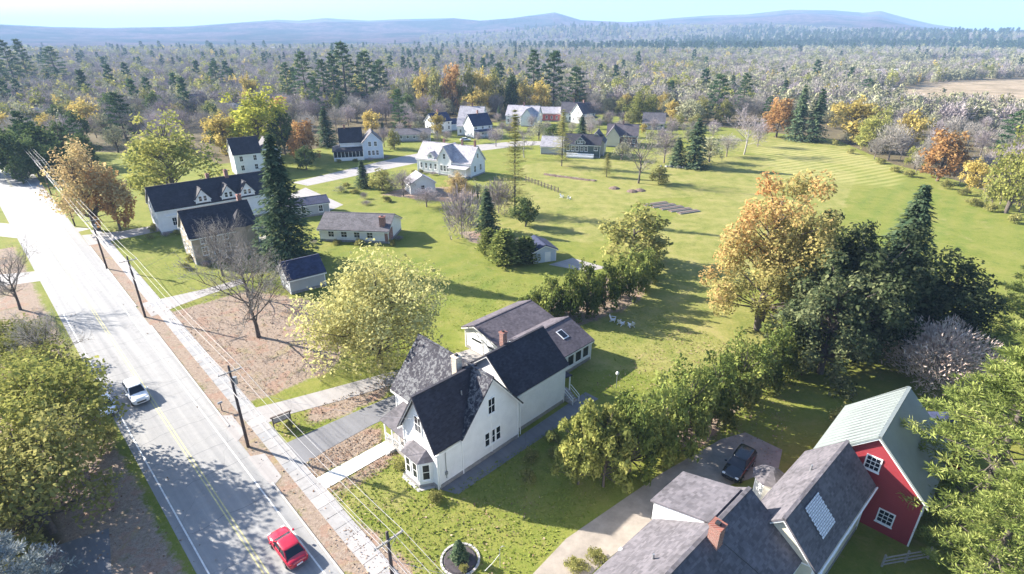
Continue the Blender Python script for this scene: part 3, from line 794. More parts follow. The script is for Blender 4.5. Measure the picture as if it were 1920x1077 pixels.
# middle distance
proto('yg_mid', decid, 61, 14, 6.5, 5200, .46, 'yg', zbot=.12, K=70, forks=2, crc=(.16, .3))
proto('lime_mid', decid, 62, 15, 6, 4600, .55, 'lime', zbot=.12, K=60)
proto('gold_mid', decid, 63, 12, 5, 2600, .62, 'gold', zbot=.12, K=46)
proto('orange_mid', decid, 64, 12, 5, 2600, .62, 'orange', zbot=.12, K=46)
proto('olive_mid', decid, 65, 12, 5.2, 2600, .62, 'olive', zbot=.08, K=46)
proto('green_mid', decid, 66, 13, 6, 2800, .68, 'green', zbot=.06, K=50)
proto('sage_mid', decid, 67, 12, 5.5, 2200, .55, 'sage', zbot=.10, K=50, wid=.35)
proto('grey_mid', wispy, 68, 12, 5, 2600, 'grey', ln=1.25, wd=.075)
proto('mauve_mid', wispy, 69, 12, 5.2, 2600, 'mauve', ln=1.25, wd=.075)
proto('birch_mid', bare, 70, 15, 5, 'palebark', 'mauve', 8, (6, 5, 4), tw=.05, tr=.17)
proto('bare_mid', bare, 71, 12, 5, 'bark', 'grey', 8, (6, 5, 4), tw=.045)
proto('pine_mid', pine, 72, 24, 6.5, 'farpine', 46, 5, 14, 1.1, (.95, .26), .12, shape=.6)
proto('pine_mid_b', pine, 73, 20, 6.5, 'farpine', 40, 5, 14, 1.2, (1.0, .28), .10, shape=.5)
proto('spruce_mid', conifer, 74, 17, 4, 'spruce', 26, 8, (1.05, .42), 5, .03, ragged=.3)
proto('larch_mid', conifer, 75, 24, 3.2, 'olive', 34, 5, (1.3, .13), 5, .10, droop=-.05, ragged=.5, bark='bark', tk=.006)

KIND = {'maple_hero': 'maple_tree', 'cream_hero': 'maple_tree', 'bare_near': 'bare_tree', 'spruce_near': 'spruce_tree', 'pine_near': 'pine_tree', 'pine_near_b': 'pine_tree',
        'bluepine': 'pine_tree', 'pinkbush': 'bush', 'cedar': 'cedar_bush', 'hedge_bush': 'cedar_bush', 'yellow_bush': 'bush', 'shrub': 'shrub', 'twig_shrub': 'shrub',
        'arborvitae': 'cedar_tree', 'dwarf_spruce': 'spruce_tree', 'birch_mid': 'birch_tree', 'bare_mid': 'bare_tree', 'pine_mid': 'pine_tree', 'pine_mid_b': 'pine_tree',
        'spruce_mid': 'spruce_tree', 'larch_mid': 'larch_tree', 'grey_mid': 'bare_tree', 'mauve_mid': 'bare_tree'}
def tree(key, x, y, h, r, label, group=None, rz=None, cat=None):
    tm, cm, ph, pr = PROTO[key]
    nm = KIND.get(key, 'broadleaf_tree')
    e = empty(nm, (x, y, 0), TR.uniform(0, 6.28) if rz is None else rz, label, cat or ('bush' if 'bush' in nm or nm == 'shrub' else 'tree'), group)
    s = r / pr
    e.scale = (s, s, h / ph)
    link('trunk', tm, e); link('crown', cm, e)
    return e
TR = random.Random(77)

# ------------------------------------------------------------------ houses
def house(name, loc, th, label, cat='house', group=None):
    return empty(name, (loc[0], loc[1], 0), R(th), label, cat, group)

def gable(root, x0, x1, y0, y1, ez, rz, ax, wall, roof, rp=None, ez2=None, over=.4, th=.16, z0=0, trim=True, found=True, rake=.35, wname='wall', rname='roof', cut=None):
    """one gabled block: walls, a roof of two slabs, rake and eave boards, foundation. ax = ridge axis, rp = ridge position across"""
    ez2 = ez if ez2 is None else ez2
    a0, a1, c0, c1 = (x0, x1, y0, y1) if ax == 'x' else (y0, y1, x0, x1)
    rp = (c0 + c1) / 2 if rp is None else rp
    MB().prism([(c0, z0), (c1, z0), (c1, ez2), (rp, rz), (c0, ez)], ax, a0, a1).build(wname, M[wall], root)
    def pt(a, c, z): return (a, c, z) if ax == 'x' else (c, a, z)
    mb = MB(); tb = MB(); lift = .03 + th
    for ce, e, sg in ((c0, ez, -1), (c1, ez2, 1)):
        sl = (rz - e) / abs(rp - ce); co = ce + sg * over; zo = e - sl * over
        A0, A1 = a0 - rake, a1 + rake
        At = A1
        if cut and sg < 0: At, A1 = cut      # the slope stops at a valley: where it ends on the ridge and on the eave
        mb.slab([pt(A0, rp, rz + lift), pt(At, rp, rz + lift), pt(A1, co, zo + lift), pt(A0, co, zo + lift)], th)
        if trim:
            for aa in ((A0,) if cut and sg < 0 else (A0, A1)):
                w = .06 if aa == A0 else -.06
                tb.raw([pt(aa + w * .5, rp, rz + lift - th - .01), pt(aa + w * .5, co, zo + lift - th - .01), pt(aa + w * .5, co, zo + lift - th - .22), pt(aa + w * .5, rp, rz + lift - th - .22),
                        pt(aa + w * 1.6, rp, rz + lift - th - .01), pt(aa + w * 1.6, co, zo + lift - th - .01), pt(aa + w * 1.6, co, zo + lift - th - .22), pt(aa + w * 1.6, rp, rz + lift - th - .22)],
                       [(0,1,2,3),(7,6,5,4),(0,4,5,1),(1,5,6,2),(2,6,7,3),(3,7,4,0)])
            p = sorted((co - sg * .03, co - sg * .09))
            q = (A0 + .12, A1 - .12)
            if ax == 'x': tb.box(q[0], q[1], p[0], p[1], zo + lift - th - .22, zo + lift - th - .04)
            else: tb.box(p[0], p[1], q[0], q[1], zo + lift - th - .22, zo + lift - th - .04)
    ro = mb.build(rname, M[roof], root)
    rc = MB(); rc.box(*((a0 - rake, a1 + rake, rp - .14, rp + .14) if ax == 'x' else (rp - .14, rp + .14, a0 - rake, a1 + rake)), rz + lift - .09, rz + lift + .02)
    rc.build('ridge_cap', M[roof], ro)
    if trim:
        tb.build('eave_trim', M['trim'], root)
        for cx in (x0, x1):
            for cyy in (y0, y1):
                e = ez if cyy == c0 and ax == 'x' or cx == c0 and ax == 'y' else ez2
                MB().box(cx - .07 if cx == x0 else cx - .06, cx + .06 if cx == x0 else cx + .07, cyy - .07 if cyy == y0 else cyy - .06, cyy + .06 if cyy == y0 else cyy + .07, z0 + .02, e - .06).build('corner_board', M['trim'], root)
    if found: MB().box(x0 - .06, x1 + .06, y0 - .06, y1 + .06, -.1, .45).build('foundation', M['stone'], root)
    return ro

_wc = {}
def window(root, face, c, a, z, w=.9, h=1.6, nx=2, ny=2, frame='trim', parts=True, name='window'):
    """a window proud of the wall plane c; a = position along the wall, z = centre height"""
    key = (round(w, 2), round(h, 2), nx, ny, frame)
    if key not in _wc:
        f = MB(); t = .11
        f.box(-w/2 - t, -w/2, -.07, .02, -h/2 - t, h/2 + t); f.box(w/2, w/2 + t, -.07, .02, -h/2 - t, h/2 + t)
        f.box(-w/2, w/2, -.068, .02, h/2, h/2 + t); f.box(-w/2, w/2, -.068, .02, -h/2 - t, -h/2)
        f.box(-w/2 - t - .05, w/2 + t + .05, -.13, .02, -h/2 - t - .07, -h/2 - t - .005)
        fm = f.mesh('window'); fm.materials.append(M[frame])
        p = MB().box(-w/2 + .005, w/2 - .005, -.025, .0, -h/2 + .005, h/2 - .005).mesh('pane'); p.materials.append(M['glass'])
        q = MB(); 
        for i in range(1, nx): x = -w/2 + w * i / nx; q.box(x - .02, x + .02, -.045, -.027, -h/2, h/2)
        for i in range(1, ny): zz = -h/2 + h * i / ny; q.box(-w/2, w/2, -.048, -.029, zz - .03, zz + .03)
        qm = q.mesh('muntin') if q.v else None
        if qm: qm.materials.append(M[frame])
        _wc[key] = (fm, p, qm)
    fm, p, qm = _wc[key]
    o = link(name, fm, root)
    rz = {'y-': 0, 'x+': 90, 'y+': 180, 'x-': -90}[face]
    o.rotation_euler = (0, 0, R(rz))
    o.location = {'y-': (a, c, z), 'y+': (a, c, z), 'x-': (c, a, z), 'x+': (c, a, z)}[face]
    link('pane', p, o)
    if qm: link('muntin', qm, o)
    return o

def door(root, face, c, a, w=1.0, h=2.1, z0=.45, mat='trim', name='door'):
    d = MB().box(-w/2, w/2, -.05, .02, 0, h); 
    for i in (0, 1):
        for j in (0, 1): d.box(-w/2 + .12 + i * w * .42, -w/2 + .12 + i * w * .42 + w * .32, -.065, -.05, .2 + j * h * .48, .2 + j * h * .48 + h * .36)
    o = d.build(name, M[mat], root)
    o.rotation_euler = (0, 0, R({'y-': 0, 'x+': 90, 'y+': 180, 'x-': -90}[face])); o.location = (a, c, z0) if face[0] == 'y' else (c, a, z0)
    MB().tube([(w * .36, -.12, h * .48), (w * .36, -.05, h * .48)], .035, 6).build('handle', M['metal'], o)
    return o

def chimney(root, x, y, z0, z1, w=.7, mat='brick', d=None):
    d = d or w
    mb = MB(); k = 0; z = z0
    while z < z1 - .2:
        g = .006 if k % 2 else 0; e = min(z + .2, z1 - .2); mb.box(x - w/2 + g, x + w/2 - g, y - d/2 + g, y + d/2 - g, z, e - .004); z += .2; k += 1
    o = mb.build('chimney', M[mat], root)
    MB().box(x - w/2 - .07, x + w/2 + .07, y - d/2 - .07, y + d/2 + .07, z1 - .2, z1 - .06).build('chimney_cap', M[mat], o)
    MB().box(x - w/5, x + w/5, y - d/5, y + d/5, z1 - .06, z1 + .12).build('flue', M['plastic'], o)
    return o

def porch(root, x0, x1, y0, y1, z, face, roof='darkroof', posts=4, floor=.5, drop=.5, rail=True, th=.14, closed=None):
    """a lean-to porch; face = the open side"""
    lo, hi = z, z + drop
    q = {'y-': [(x0 - .2, y0 - .3, lo), (x1 + .2, y0 - .3, lo), (x1 + .2, y1, hi), (x0 - .2, y1, hi)],
         'x-': [(x0 - .3, y0 - .2, lo), (x0 - .3, y1 + .2, lo), (x1, y1 + .2, hi), (x1, y0 - .2, hi)],
         'x+': [(x1 + .3, y0 - .2, lo), (x1 + .3, y1 + .2, lo), (x0, y1 + .2, hi), (x0, y0 - .2, hi)],
         'y+': [(x0 - .2, y1 + .3, lo), (x1 + .2, y1 + .3, lo), (x1 + .2, y0, hi), (x0 - .2, y0, hi)]}[face]
    MB().slab(q, th).build('porch_roof', M[roof], root)
    MB().box(x0, x1, y0, y1, -.05, floor).build('porch_floor', M['greywood'], root)
    edge = {'y-': ((x0 + .1, y0 + .1), (x1 - .1, y0 + .1)), 'x-': ((x0 + .1, y0 + .1), (x0 + .1, y1 - .1)), 'x+': ((x1 - .1, y0 + .1), (x1 - .1, y1 - .1)), 'y+': ((x0 + .1, y1 - .1), (x1 - .1, y1 - .1))}[face]
    (ax_, ay_), (bx_, by_) = edge
    MB().box(min(ax_, bx_) - .07, max(ax_, bx_) + .07, min(ay_, by_) - .07, max(ay_, by_) + .07, lo - .42, lo - .18).build('porch_beam', M['trim'], root)
    for i in range(posts):
        t = i / (posts - 1); px, py = ax_ + (bx_ - ax_) * t, ay_ + (by_ - ay_) * t
        MB().box(px - .07, px + .07, py - .07, py + .07, floor, lo - .42).build('post', M['trim'], root)
    if rail:
        MB().box(min(ax_, bx_), max(ax_, bx_), min(ay_, by_) - .03, max(ay_, by_) + .03, floor + .8, floor + .87).build('rail', M['trim'], root) if face[0] == 'y' else \
        MB().box(min(ax_, bx_) - .03, max(ax_, bx_) + .03, min(ay_, by_), max(ay_, by_), floor + .8, floor + .87).build('rail', M['trim'], root)
        n = int(math.hypot(bx_ - ax_, by_ - ay_) / .28); mb = MB()
        for i in range(1, n):
            t = i / n; px, py = ax_ + (bx_ - ax_) * t, ay_ + (by_ - ay_) * t; mb.box(px - .02, px + .02, py - .02, py + .02, floor, floor + .8)
        mb.build('baluster', M['trim'], root)

# ---- the white house in front ------------------------------------------------
wh = house('farmhouse', UV(33.7, 23.7), 45, 'white clapboard farmhouse with charcoal roof and bay window beside the front lawn')
gable(wh, 0, 7.0, 0, 5.3, 5.2, 9.6, 'x', 'white', 'darkroof', rake=.5, cut=(6.9, 2.75))
gable(wh, 3.1, 10.9, -.012, 11.3, 4.9, 9.62, 'y', 'white', 'painted_shade', rake=.45)
gable(wh, 10.9, 19.3, .6, 8.4, 5.4, 8.55, 'x', 'white', 'darkroof', rake=.4)
for dx in (-.78, 0, .78): window(wh, 'y-', -.012, 7.15 + dx, 2.35, .56, 1.6, 1, 2)
window(wh, 'y-', -.012, 7.05, 6.25, .85, 1.75, 2, 2)
window(wh, 'x-', 0, 2.65, 6.3, .95, 1.75, 2, 2)
window(wh, 'x-', 3.1, 7.2, 2.3, .9, 1.6); window(wh, 'x-', 3.1, 9.6, 2.3, .9, 1.6); door(wh, 'x-', 3.1, 6.1, mat='wood')
window(wh, 'y+', 11.3, 7, 6.2); window(wh, 'y+', 11.3, 5.4, 2.3); window(wh, 'y+', 11.3, 8.6, 2.3)
window(wh, 'x+', 19.3, 4.5, 5.9, .8, 1.3)
# bay window
bay = [(0.0, .75), (-1.15, 1.45), (-1.15, 3.75), (0.0, 4.45)]
MB().prism(bay, 'z', 0, 3.15).build('bay_wall', M['white'], wh)
rb = MB(); top = [(-.02, 1.6, 3.95), (-.02, 3.6, 3.95)]
ov = [(-.02, .45, 3.18), (-1.45, 1.3, 3.18), (-1.45, 3.9, 3.18), (-.02, 4.75, 3.18)]
rb.poly([ov[0], ov[1], top[0]]); rb.poly([ov[1], ov[2], top[1], top[0]]); rb.poly([ov[2], ov[3], top[1]]); rb.poly(ov[::-1])
rb.build('bay_roof', M['greyroof'], wh)
for yy in (2.05, 3.15): window(wh, 'x-', -1.15, yy, 1.85, .62, 1.75, 1, 2)
for sy, p, q in ((-1, (0.0, .75), (-1.15, 1.45)), (1, (0.0, 4.45), (-1.15, 3.75))):
    o = window(wh, 'x-', 0, 0, 1.85, .62, 1.75, 1, 2); o.location = ((p[0] + q[0]) / 2, (p[1] + q[1]) / 2, 1.85)
    dx, dy = q[0] - p[0], q[1] - p[1]; n = Vector((dy, -dx)) if sy > 0 else Vector((-dy, dx)); n = -n if n.x > 0 else n
    o.rotation_euler = (0, 0, math.atan2(n.y, n.x) + R(90))
MB().prism([(p[0] * 1.05 - .03, p[1]) for p in bay], 'z', -.05, .4).build('bay_foundation', M['stone'], wh)
MB().prism([(.0, .4), (-1.6, 1.2), (-1.6, 4.0), (.0, 4.9)], 'z', -.02, .035).build('splash_edging', M['concrete'], wh)
# front porch in the corner of the two wings
porch(wh, .2, 3.08, 5.32, 9.6, 3.05, 'x-', 'greyroof', 4, .5, .75)
MB().box(-.9, .2, 7.6, 9.2, -.02, .17).box(-.5, .2, 7.6, 9.2, .17, .34).build('porch_step', M['concrete'], wh)
# back stoop with its steps
q = [(19.32, .7, 3.35), (20.95, .7, 3.05), (20.95, 2.9, 3.05), (19.32, 2.9, 3.35)]
MB().slab(q, .12).build('stoop_roof', M['darkroof'], wh)
for px, py in ((20.75, .9), (20.75, 2.7)): MB().box(px - .06, px + .06, py - .06, py + .06, .9, 2.95).build('post', M['trim'], wh)
MB().box(19.32, 20.9, .75, 2.85, -.05, .9).build('stoop', M['greywood'], wh)
for i in range(4): MB().box(19.6, 20.8, .75 - .3 * (i + 1), .75 - .3 * i - .01, -.05, .9 - .2 * (i + 1)).build('step', M['greywood'], wh)
for px in (19.62, 20.78): MB().tube([(px, .75, 1.75), (px, -.6, .95)], .04, 5).tube([(px, -.6, .95), (px, -.6, 0)], .04, 5).tube([(px, .75, 1.3), (px, -.6, .5)], .03, 5).build('handrail', M['trim'], wh)
door(wh, 'x+', 19.3, 1.7, z0=.9, mat='trim')
# lean-to behind, sunroom and garage
MB().box(14.2, 19.29, 8.42, 11.52, -.05, 2.75).build('link_wall', M['white'], wh)
MB().slab([(13.9, 8.42, 3.25), (19.5, 8.42, 3.25), (19.5, 11.6, 2.9), (13.9, 11.6, 2.9)], .15).build('link_roof', M['mauveroof'], wh)
gable(wh, 21.2, 29.3, 4.3, 11.4, 3.0, 4.7, 'x', 'white', 'mauveroof', rp=8.6, over=.35, rake=.3, ez2=3.4)
for k in range(4): window(wh, 'y-', 4.3, 23.5 + k * 1.55, 1.75, 1.15, 1.55, 1, 1)
MB().box(29.3, 29.36, 4.35, 11.3, .05, 2.95).build('brick_end', M['brick'], wh)
sk = MB().slab([(25.6, 6.0, 3.92), (26.7, 6.0, 3.92), (26.7, 7.4, 4.48), (25.6, 7.4, 4.48)], .16).build('skylight', M['trim'], wh)
MB().slab([(25.72, 6.12, 3.99), (26.58, 6.12, 3.99), (26.58, 7.28, 4.455), (25.72, 7.28, 4.455)], .03).build('pane', M['glass'], sk)
gable(wh, 19.6, 30.2, 11.55, 18.8, 2.85, 4.15, 'x', 'white', 'mauveroof', rp=16.6, ez2=3.2, over=.45, rake=.4)
for yy in (13.2, 16.4):
    o = MB().box(-1.2, 1.2, -.05, .02, 0, 2.2); 
    for i in range(4): o.box(-1.14, 1.14, -.07, -.05, .06 + i * .54, .52 + i * .54)
    o = o.build('garage_door', M['trim'], wh); o.rotation_euler = (0, 0, R(-90)); o.location = (19.6, yy, .05)
    MB().box(-1.0, 1.0, -.08, -.071, 1.72, 2.05).build('pane', M['glass'], o)
chimney(wh, 6.0, 3.9, 8.2, 10.9, .75, 'creambrick')
for px, py, pz in ((15.6, 6.2, 6.9), (4.6, 1.6, 7.7), (9.0, 8.5, 7.0)): MB().tube([(px, py, pz), (px, py, pz + .75)], .07, 7).build('vent_pipe', M['metal'], wh)
chimney(wh, 13.6, 5.0, 7.6, 10.2, .6, 'brick')
MB().tube([(.95, -.10, 5.0), (.95, -.10, .9)], .035, 6).box(.82, 1.08, -.18, -.02, 1.35, 1.75).build('meter_pipe', M['metal'], wh)
MB().tube([(11.2, -.09, 4.8), (11.2, -.09, .3)], .05, 6).build('downspout', M['trim'], wh)
MB().tube([(.12, -.12, 5.0), (.12, -.12, .3)], .045, 6).build('downspout', M['trim'], wh)

# ---- the grey roofed house with the red barn ---------------------------------
gh = house('farmhouse', UV(4.3, 35.0), 42.3, 'grey shingle roofed house with shed dormer and brick chimney beside the dirt drive')
gable(gh, 0, 12, 0, 5.2, 5.3, 8.0, 'x', 'cream', 'greyroof', over=.35, rake=.3)
gable(gh, -22, .1, 1.2, 10.0, 5.26, 8.3, 'x', 'white', 'greyroof', over=.4, rake=.35)
dd = MB().prism([(6.4, 6.0), (10.55, 5.0), (10.55, 6.75), (6.4, 8.1)], 'x', -4.7, -.3).build('dormer_wall', M['trim'], gh)
MB().slab([(-4.8, 6.0, 8.40), (-.1, 6.0, 8.40), (-.1, 10.85, 6.82), (-4.8, 10.85, 6.82)], .14).build('dormer_roof', M['greyroof'], gh)
for k in (-3.6, -1.4): window(gh, 'y+', 10.55, k, 5.6, .8, .9)
MB().box(-4.6, -.4, 9.9, 10.5, .0, 5.1).build('dormer_base', M['white'], gh)
MB().prism([(9.2, 5.3), (10.42, 4.75), (10.42, 5.3)], 'x', -9.2, -8.9).build('eave_return', M['trim'], gh)
chimney(gh, -5.8, 5.0, 7.4, 9.8, .8, 'brick')
for px, py, pz in ((-9.5, 7.4, 6.9), (-14, 3.4, 6.6), (7.5, 3.6, 6.9)): MB().tube([(px, py, pz), (px, py, pz + .8)], .08, 7).build('vent_pipe', M['metal'], gh)
MB().tube([(-5.4, 4.5, 8.0), (-4.6, 2.4, 6.62), (-4.2, 1.2, 5.8)], .03, 5).build('lightning_rod_cable', M['plastic'], gh)
# slatted panel lying on the rear slope
def slope(y): return 5.3 + y * (2.7 / 2.6) + .03 + .16
pn = MB().slab([(2.2, .35, slope(.35) + .10), (4.7, .35, slope(.35) + .10), (4.7, 2.1, slope(2.1) + .10), (2.2, 2.1, slope(2.1) + .10)], .06).build('roof_panel', M['greyroof'], gh)
pms = [plain('panel_strip_a', (.72, .72, .76), .5, .06), plain('panel_strip_b', (.62, .63, .68), .5, .06)]
for i in range(14):
    y0 = .38 + i * .122
    for j in range(8):
        xx = 2.23 + j * .306 + (.08 if i % 2 else 0)
        MB().slab([(xx, y0, slope(y0) + .115), (xx + .27, y0, slope(y0) + .115), (xx + .27, y0 + .095, slope(y0 + .095) + .115), (xx, y0 + .095, slope(y0 + .095) + .115)], .012).build('strip', pms[(i + j) % 2], pn)
MB().cone((9.0, 6.9), 1.25, 1.25, -.05, 3.2, 8).build('bay_wall', M['white'], gh)
MB().cone((9.0, 6.9), 1.6, .25, 3.22, 4.15, 8).build('bay_roof', M['greyroof'], gh)
MB().box(7.9, 10.1, 5.25, 6.9, 3.1, 3.2).build('bay_link', M['greyroof'], gh)
for k in range(3): window(gh, 'y-', 0, 2.5 + k * 3.2, 3.2)
window(gh, 'x+', 12, 2.6, 5.6, .8, 1.2)
MB().tube([(-.3, -.45, 5.02), (12.3, -.45, 5.02)], .07, 6).build('gutter', M['trim'], gh)
MB().tube([(-3.8, 1.15, 5.05), (-.2, .9, 5.15), (.2, -.3, 5.05)], .06, 5).build('downspout', M['trim'], gh)

bn = house('barn', UV(0, 48.2), 45, 'red barn with pale metal roof and white trimmed windows behind the grey house', 'barn')
gable(bn, 0, 9.6, 0, 8.6, 5.0, 9.3, 'x', 'redwall', 'metalroof', over=.3, rake=.3, found=False)
window(bn, 'x-', 0, 4.2, 6.5, 1.0, 1.25, 3, 3)
window(bn, 'x-', 0, 2.1, 1.75, 1.05, 1.25, 3, 3)
window(bn, 'y-', 0, 3.5, 2.2, 1.0, 1.25, 3, 3)
sm = MB()
for i in range(16):
    x = -.15 + i * .66
    sm.slab([(x, 4.45, 9.3 + .25), (x + .05, 4.45, 9.3 + .25), (x + .05, 8.85, 5.0 + .05 - .1), (x, 8.85, 5.0 + .05 - .1)], .05)
sm.build('roof_seam', M['metalroof'], bn)
shed2 = house('shed', UV(-1.5, 60.5), 45, 'small dark blue roofed lean-to behind the red barn', 'shed')
gable(shed2, 0, 4, 0, 5, 3.2, 4.6, 'x', 'redwall', 'blueroof', found=False)
fn = empty('rail_fence', (*UV(1.0, 44.2)[:2], 0), R(10), 'three weathered wooden rails on posts by the red barn wall', 'fence')
for k in range(3): MB().box(0, 4.6, -.04, .04, .35 + k * .38, .45 + k * .38).build('rail', M['greywood'], fn)
for x in (.1, 2.3, 4.5): MB().box(x - .06, x + .06, .045, .17, -.1, 1.35).build('post', M['greywood'], fn)

# ---- houses further along the road ------------------------------------------
def win_row(root, face, c, a0, a1, n, z, w=.9, h=1.5, **k):
    for i in range(n): window(root, face, c, a0 + (a1 - a0) * (i / (n - 1) if n > 1 else .5), z, w, h, **k)

vh = house('large_house', (-77.5, 116.3), 41, 'long white house with dark navy roof and gabled dormers on the far lawn')
gable(vh, 0, 25, 0, 9.0, 5.6, 9.6, 'x', 'white', 'darkroof', over=.5)
win_row(vh, 'y-', 0, 3.0, 7.6, 5, 2.4, .8, 1.7); win_row(vh, 'x-', 0, 2, 7, 3, 2.4); win_row(vh, 'x-', 0, 3, 6, 2, 5.6)
MB().box(1.5, 9.2, -.35, 0, 3.7, 3.95).build('window_hood', M['trim'], vh)
for x in (9.5, 15.0, 19.2):
    gable(vh, x - 1.5, x + 1.5, -.25, 4.2, 6.6, 8.6, 'y', 'white', 'darkroof', over=.25, rake=.2, z0=5.3, found=False, wname='dormer_wall', rname='dormer_roof')
    for d in (-.5, .5): window(vh, 'y-', -.25, x + d, 6.5, .6, 1.1, 1, 2)
chimney(vh, 16.5, 4.4, 9, 11.3, .8); chimney(vh, 12.6, 5.2, 8.6, 10.8, .7)
th_ = house('house', (-60.5, 98.3), 40, 'tan clapboard house with turret and dark roof behind the leafless tree')
gable(th_, 0, 12, 0, 9.0, 5.6, 9.6, 'x', 'tan', 'darkroof', over=.45)
MB().cone((9.5, 1.2), 2.3, 2.3, -.1, 6.1, 8).build('turret_wall', M['tan'], th_)
MB().cone((9.5, 1.2), 2.8, .15, 6.1, 9.0, 8).build('turret_roof', M['darkroof'], th_)
MB().box(-.03, 0, 1, 8, 5.2, 5.5).build('frieze', M['trim'], th_)
win_row(th_, 'x-', 0, 1.8, 7.2, 3, 2.3); win_row(th_, 'x-', 0, 3, 6, 2, 5.4); win_row(th_, 'y-', 0, 2, 6, 3, 2.4); win_row(th_, 'y-', 0, 2, 6, 3, 4.6, .8, 1.2)
chimney(th_, 11, 5, 8.6, 11, .8)
porch(th_, 12, 15, 1, 8, 3.0, 'x+', 'darkroof', 4)
h1 = house('house', (-86, 172), 35, 'tall white house with steep dark roof behind the long navy roofed house')
gable(h1, 0, 8, 0, 8, 6.8, 11, 'x', 'white', 'darkroof'); gable(h1, 8, 14, 1.5, 8.5, 6.2, 10, 'y', 'white', 'greyroof')
win_row(h1, 'y-', 0, 2, 6, 2, 2.4); win_row(h1, 'y-', 0, 2, 6, 2, 5.2); win_row(h1, 'x-', 0, 2, 6, 2, 2.4); win_row(h1, 'x-', 0, 2, 6, 2, 5.4); win_row(h1, 'y-', 1.5, 9.8, 12.2, 2, 2.4); win_row(h1, 'y-', 1.5, 9.8, 12.2, 2, 5.2)
lh = house('low_house', (-41, 112), -6, 'low single storey house with grey roof and brick chimney behind the pale tree')
gable(lh, 0, 15, 0, 9, 2.9, 5.0, 'x', 'white', 'greyroof', over=.6); chimney(lh, 13.6, 1.2, 2.5, 5.6, 1.1, 'brick'); win_row(lh, 'y-', 0, 2.5, 11, 4, 1.7, 1.2, 1.2)
MB().box(14.2, 15.05, -.05, 3.0, .1, 2.85).build('brick_pier', M['brick'], lh)
bh_ = house('cottage', (-37.5, 85), 38, 'small pale grey gabled cottage half hidden by the pale tree')
gable(bh_, 0, 6, 0, 5.0, 2.9, 5.0, 'x', 'greywall', 'blueroof'); win_row(bh_, 'x-', 0, 1.4, 3.6, 2, 1.8, .8, 1.2)
bk = house('outbuilding', (-52, 128), 30, 'small outbuilding with dark blue flat roof behind the tall spruce', 'outbuilding')
gable(bk, 0, 8, 0, 6, 3.0, 4.0, 'x', 'greywall', 'blueroof'); win_row(bk, 'y-', 0, 2, 6, 2, 1.7)

# ---- the village -------------------------------------------------------------
VG = 'houses of the village beyond the lawns'
v1 = house('house', (-60, 196), 16, 'white house with dark roof and glazed wraparound porch beside the village street', group=VG)
gable(v1, 0, 7.6, 2.6, 10, 6.0, 10.2, 'x', 'white', 'darkroof'); gable(v1, 7.6, 14.4, -.6, 8, 6.0, 9.4, 'y', 'bluewall', 'greyroof')
MB().slab([(-3, -1, 3.3), (7.5, -1, 3.3), (7.5, 2.6, 4.2), (-.2, 2.6, 4.2)], .14).slab([(-3, -1, 3.3), (-.2, 2.6, 4.2), (-.2, 10, 4.2), (-3, 10, 3.3)], .14).build('porch_roof', M['darkroof'], v1)
MB().box(-2.6, 7.5, -.6, 2.55, -.1, 1.2).box(-2.6, -.1, 2.56, 9.7, -.1, 1.2).build('porch_wall', M['white'], v1)
MB().box(-2.5, 7.4, -.5, 2.5, 1.2, 3.1).box(-2.5, -.2, 2.56, 9.6, 1.2, 3.1).build('porch_glazing', M['glass'], v1)
for k in range(9): MB().box(-2.6 + k * 1.25, -2.48 + k * 1.25, -.62, -.5, 1.2, 3.15).build('post', M['trim'], v1)
win_row(v1, 'y-', -.6, 9.6, 12.4, 3, 2.3, .8, 1.6); win_row(v1, 'y-', -.6, 10, 12, 2, 5.4); win_row(v1, 'x-', 0, 5, 8, 2, 5.8); chimney(v1, 2, 6.3, 9.5, 11.4, .6)
v2 = house('house', (-30.5, 178.5), -27, 'large white house with pale grey roof and purple shaded cross gable', group=VG)
gable(v2, 0, 20, 0, 8.6, 4.6, 9.0, 'x', 'white', 'lightroof'); gable(v2, 8.4, 13.2, -.5, 6, 5.4, 9.05, 'y', 'white', 'lightroof', over=.5)
win_row(v2, 'y-', 0, 1.6, 7.0, 4, 2.4, .7, 1.6); window(v2, 'y-', -.5, 10.8, 6.0, .8, 1.5); win_row(v2, 'y-', -.5, 9.6, 12, 3, 2.3, .8, 1.7); win_row(v2, 'x+', 20, 2.5, 6, 2, 2.4, 1.0, 1.8); window(v2, 'x+', 20, 4.3, 6.2, .7, 1.4)
gable(v2, 4.3, 6.5, -.1, 3, 5.6, 6.7, 'y', 'white', 'lightroof', z0=4.5, over=.2, rake=.2, found=False, wname='dormer_wall', rname='dormer_roof'); window(v2, 'y-', -.1, 5.4, 5.4, .9, .8)
porch(v2, 13.3, 19.6, -2.6, -.02, 3.1, 'y-', 'lightroof', 5); chimney(v2, 7.6, 4.6, 8.5, 10.4, .6, 'brick'); chimney(v2, 14.6, 4.3, 8.5, 10.8, .5, 'brick'); chimney(v2, 19.2, 4.3, 8.6, 10.8, .6, 'brick')
v3 = house('shed', (-28, 150), 25, 'small white garden shed with pale roof before the large white house', 'shed', VG)
gable(v3, 0, 7, 0, 6, 2.9, 5.0, 'y', 'white', 'lightroof', found=False); window(v3, 'y-', 0, 3.5, 1.7, .9, 1.1)
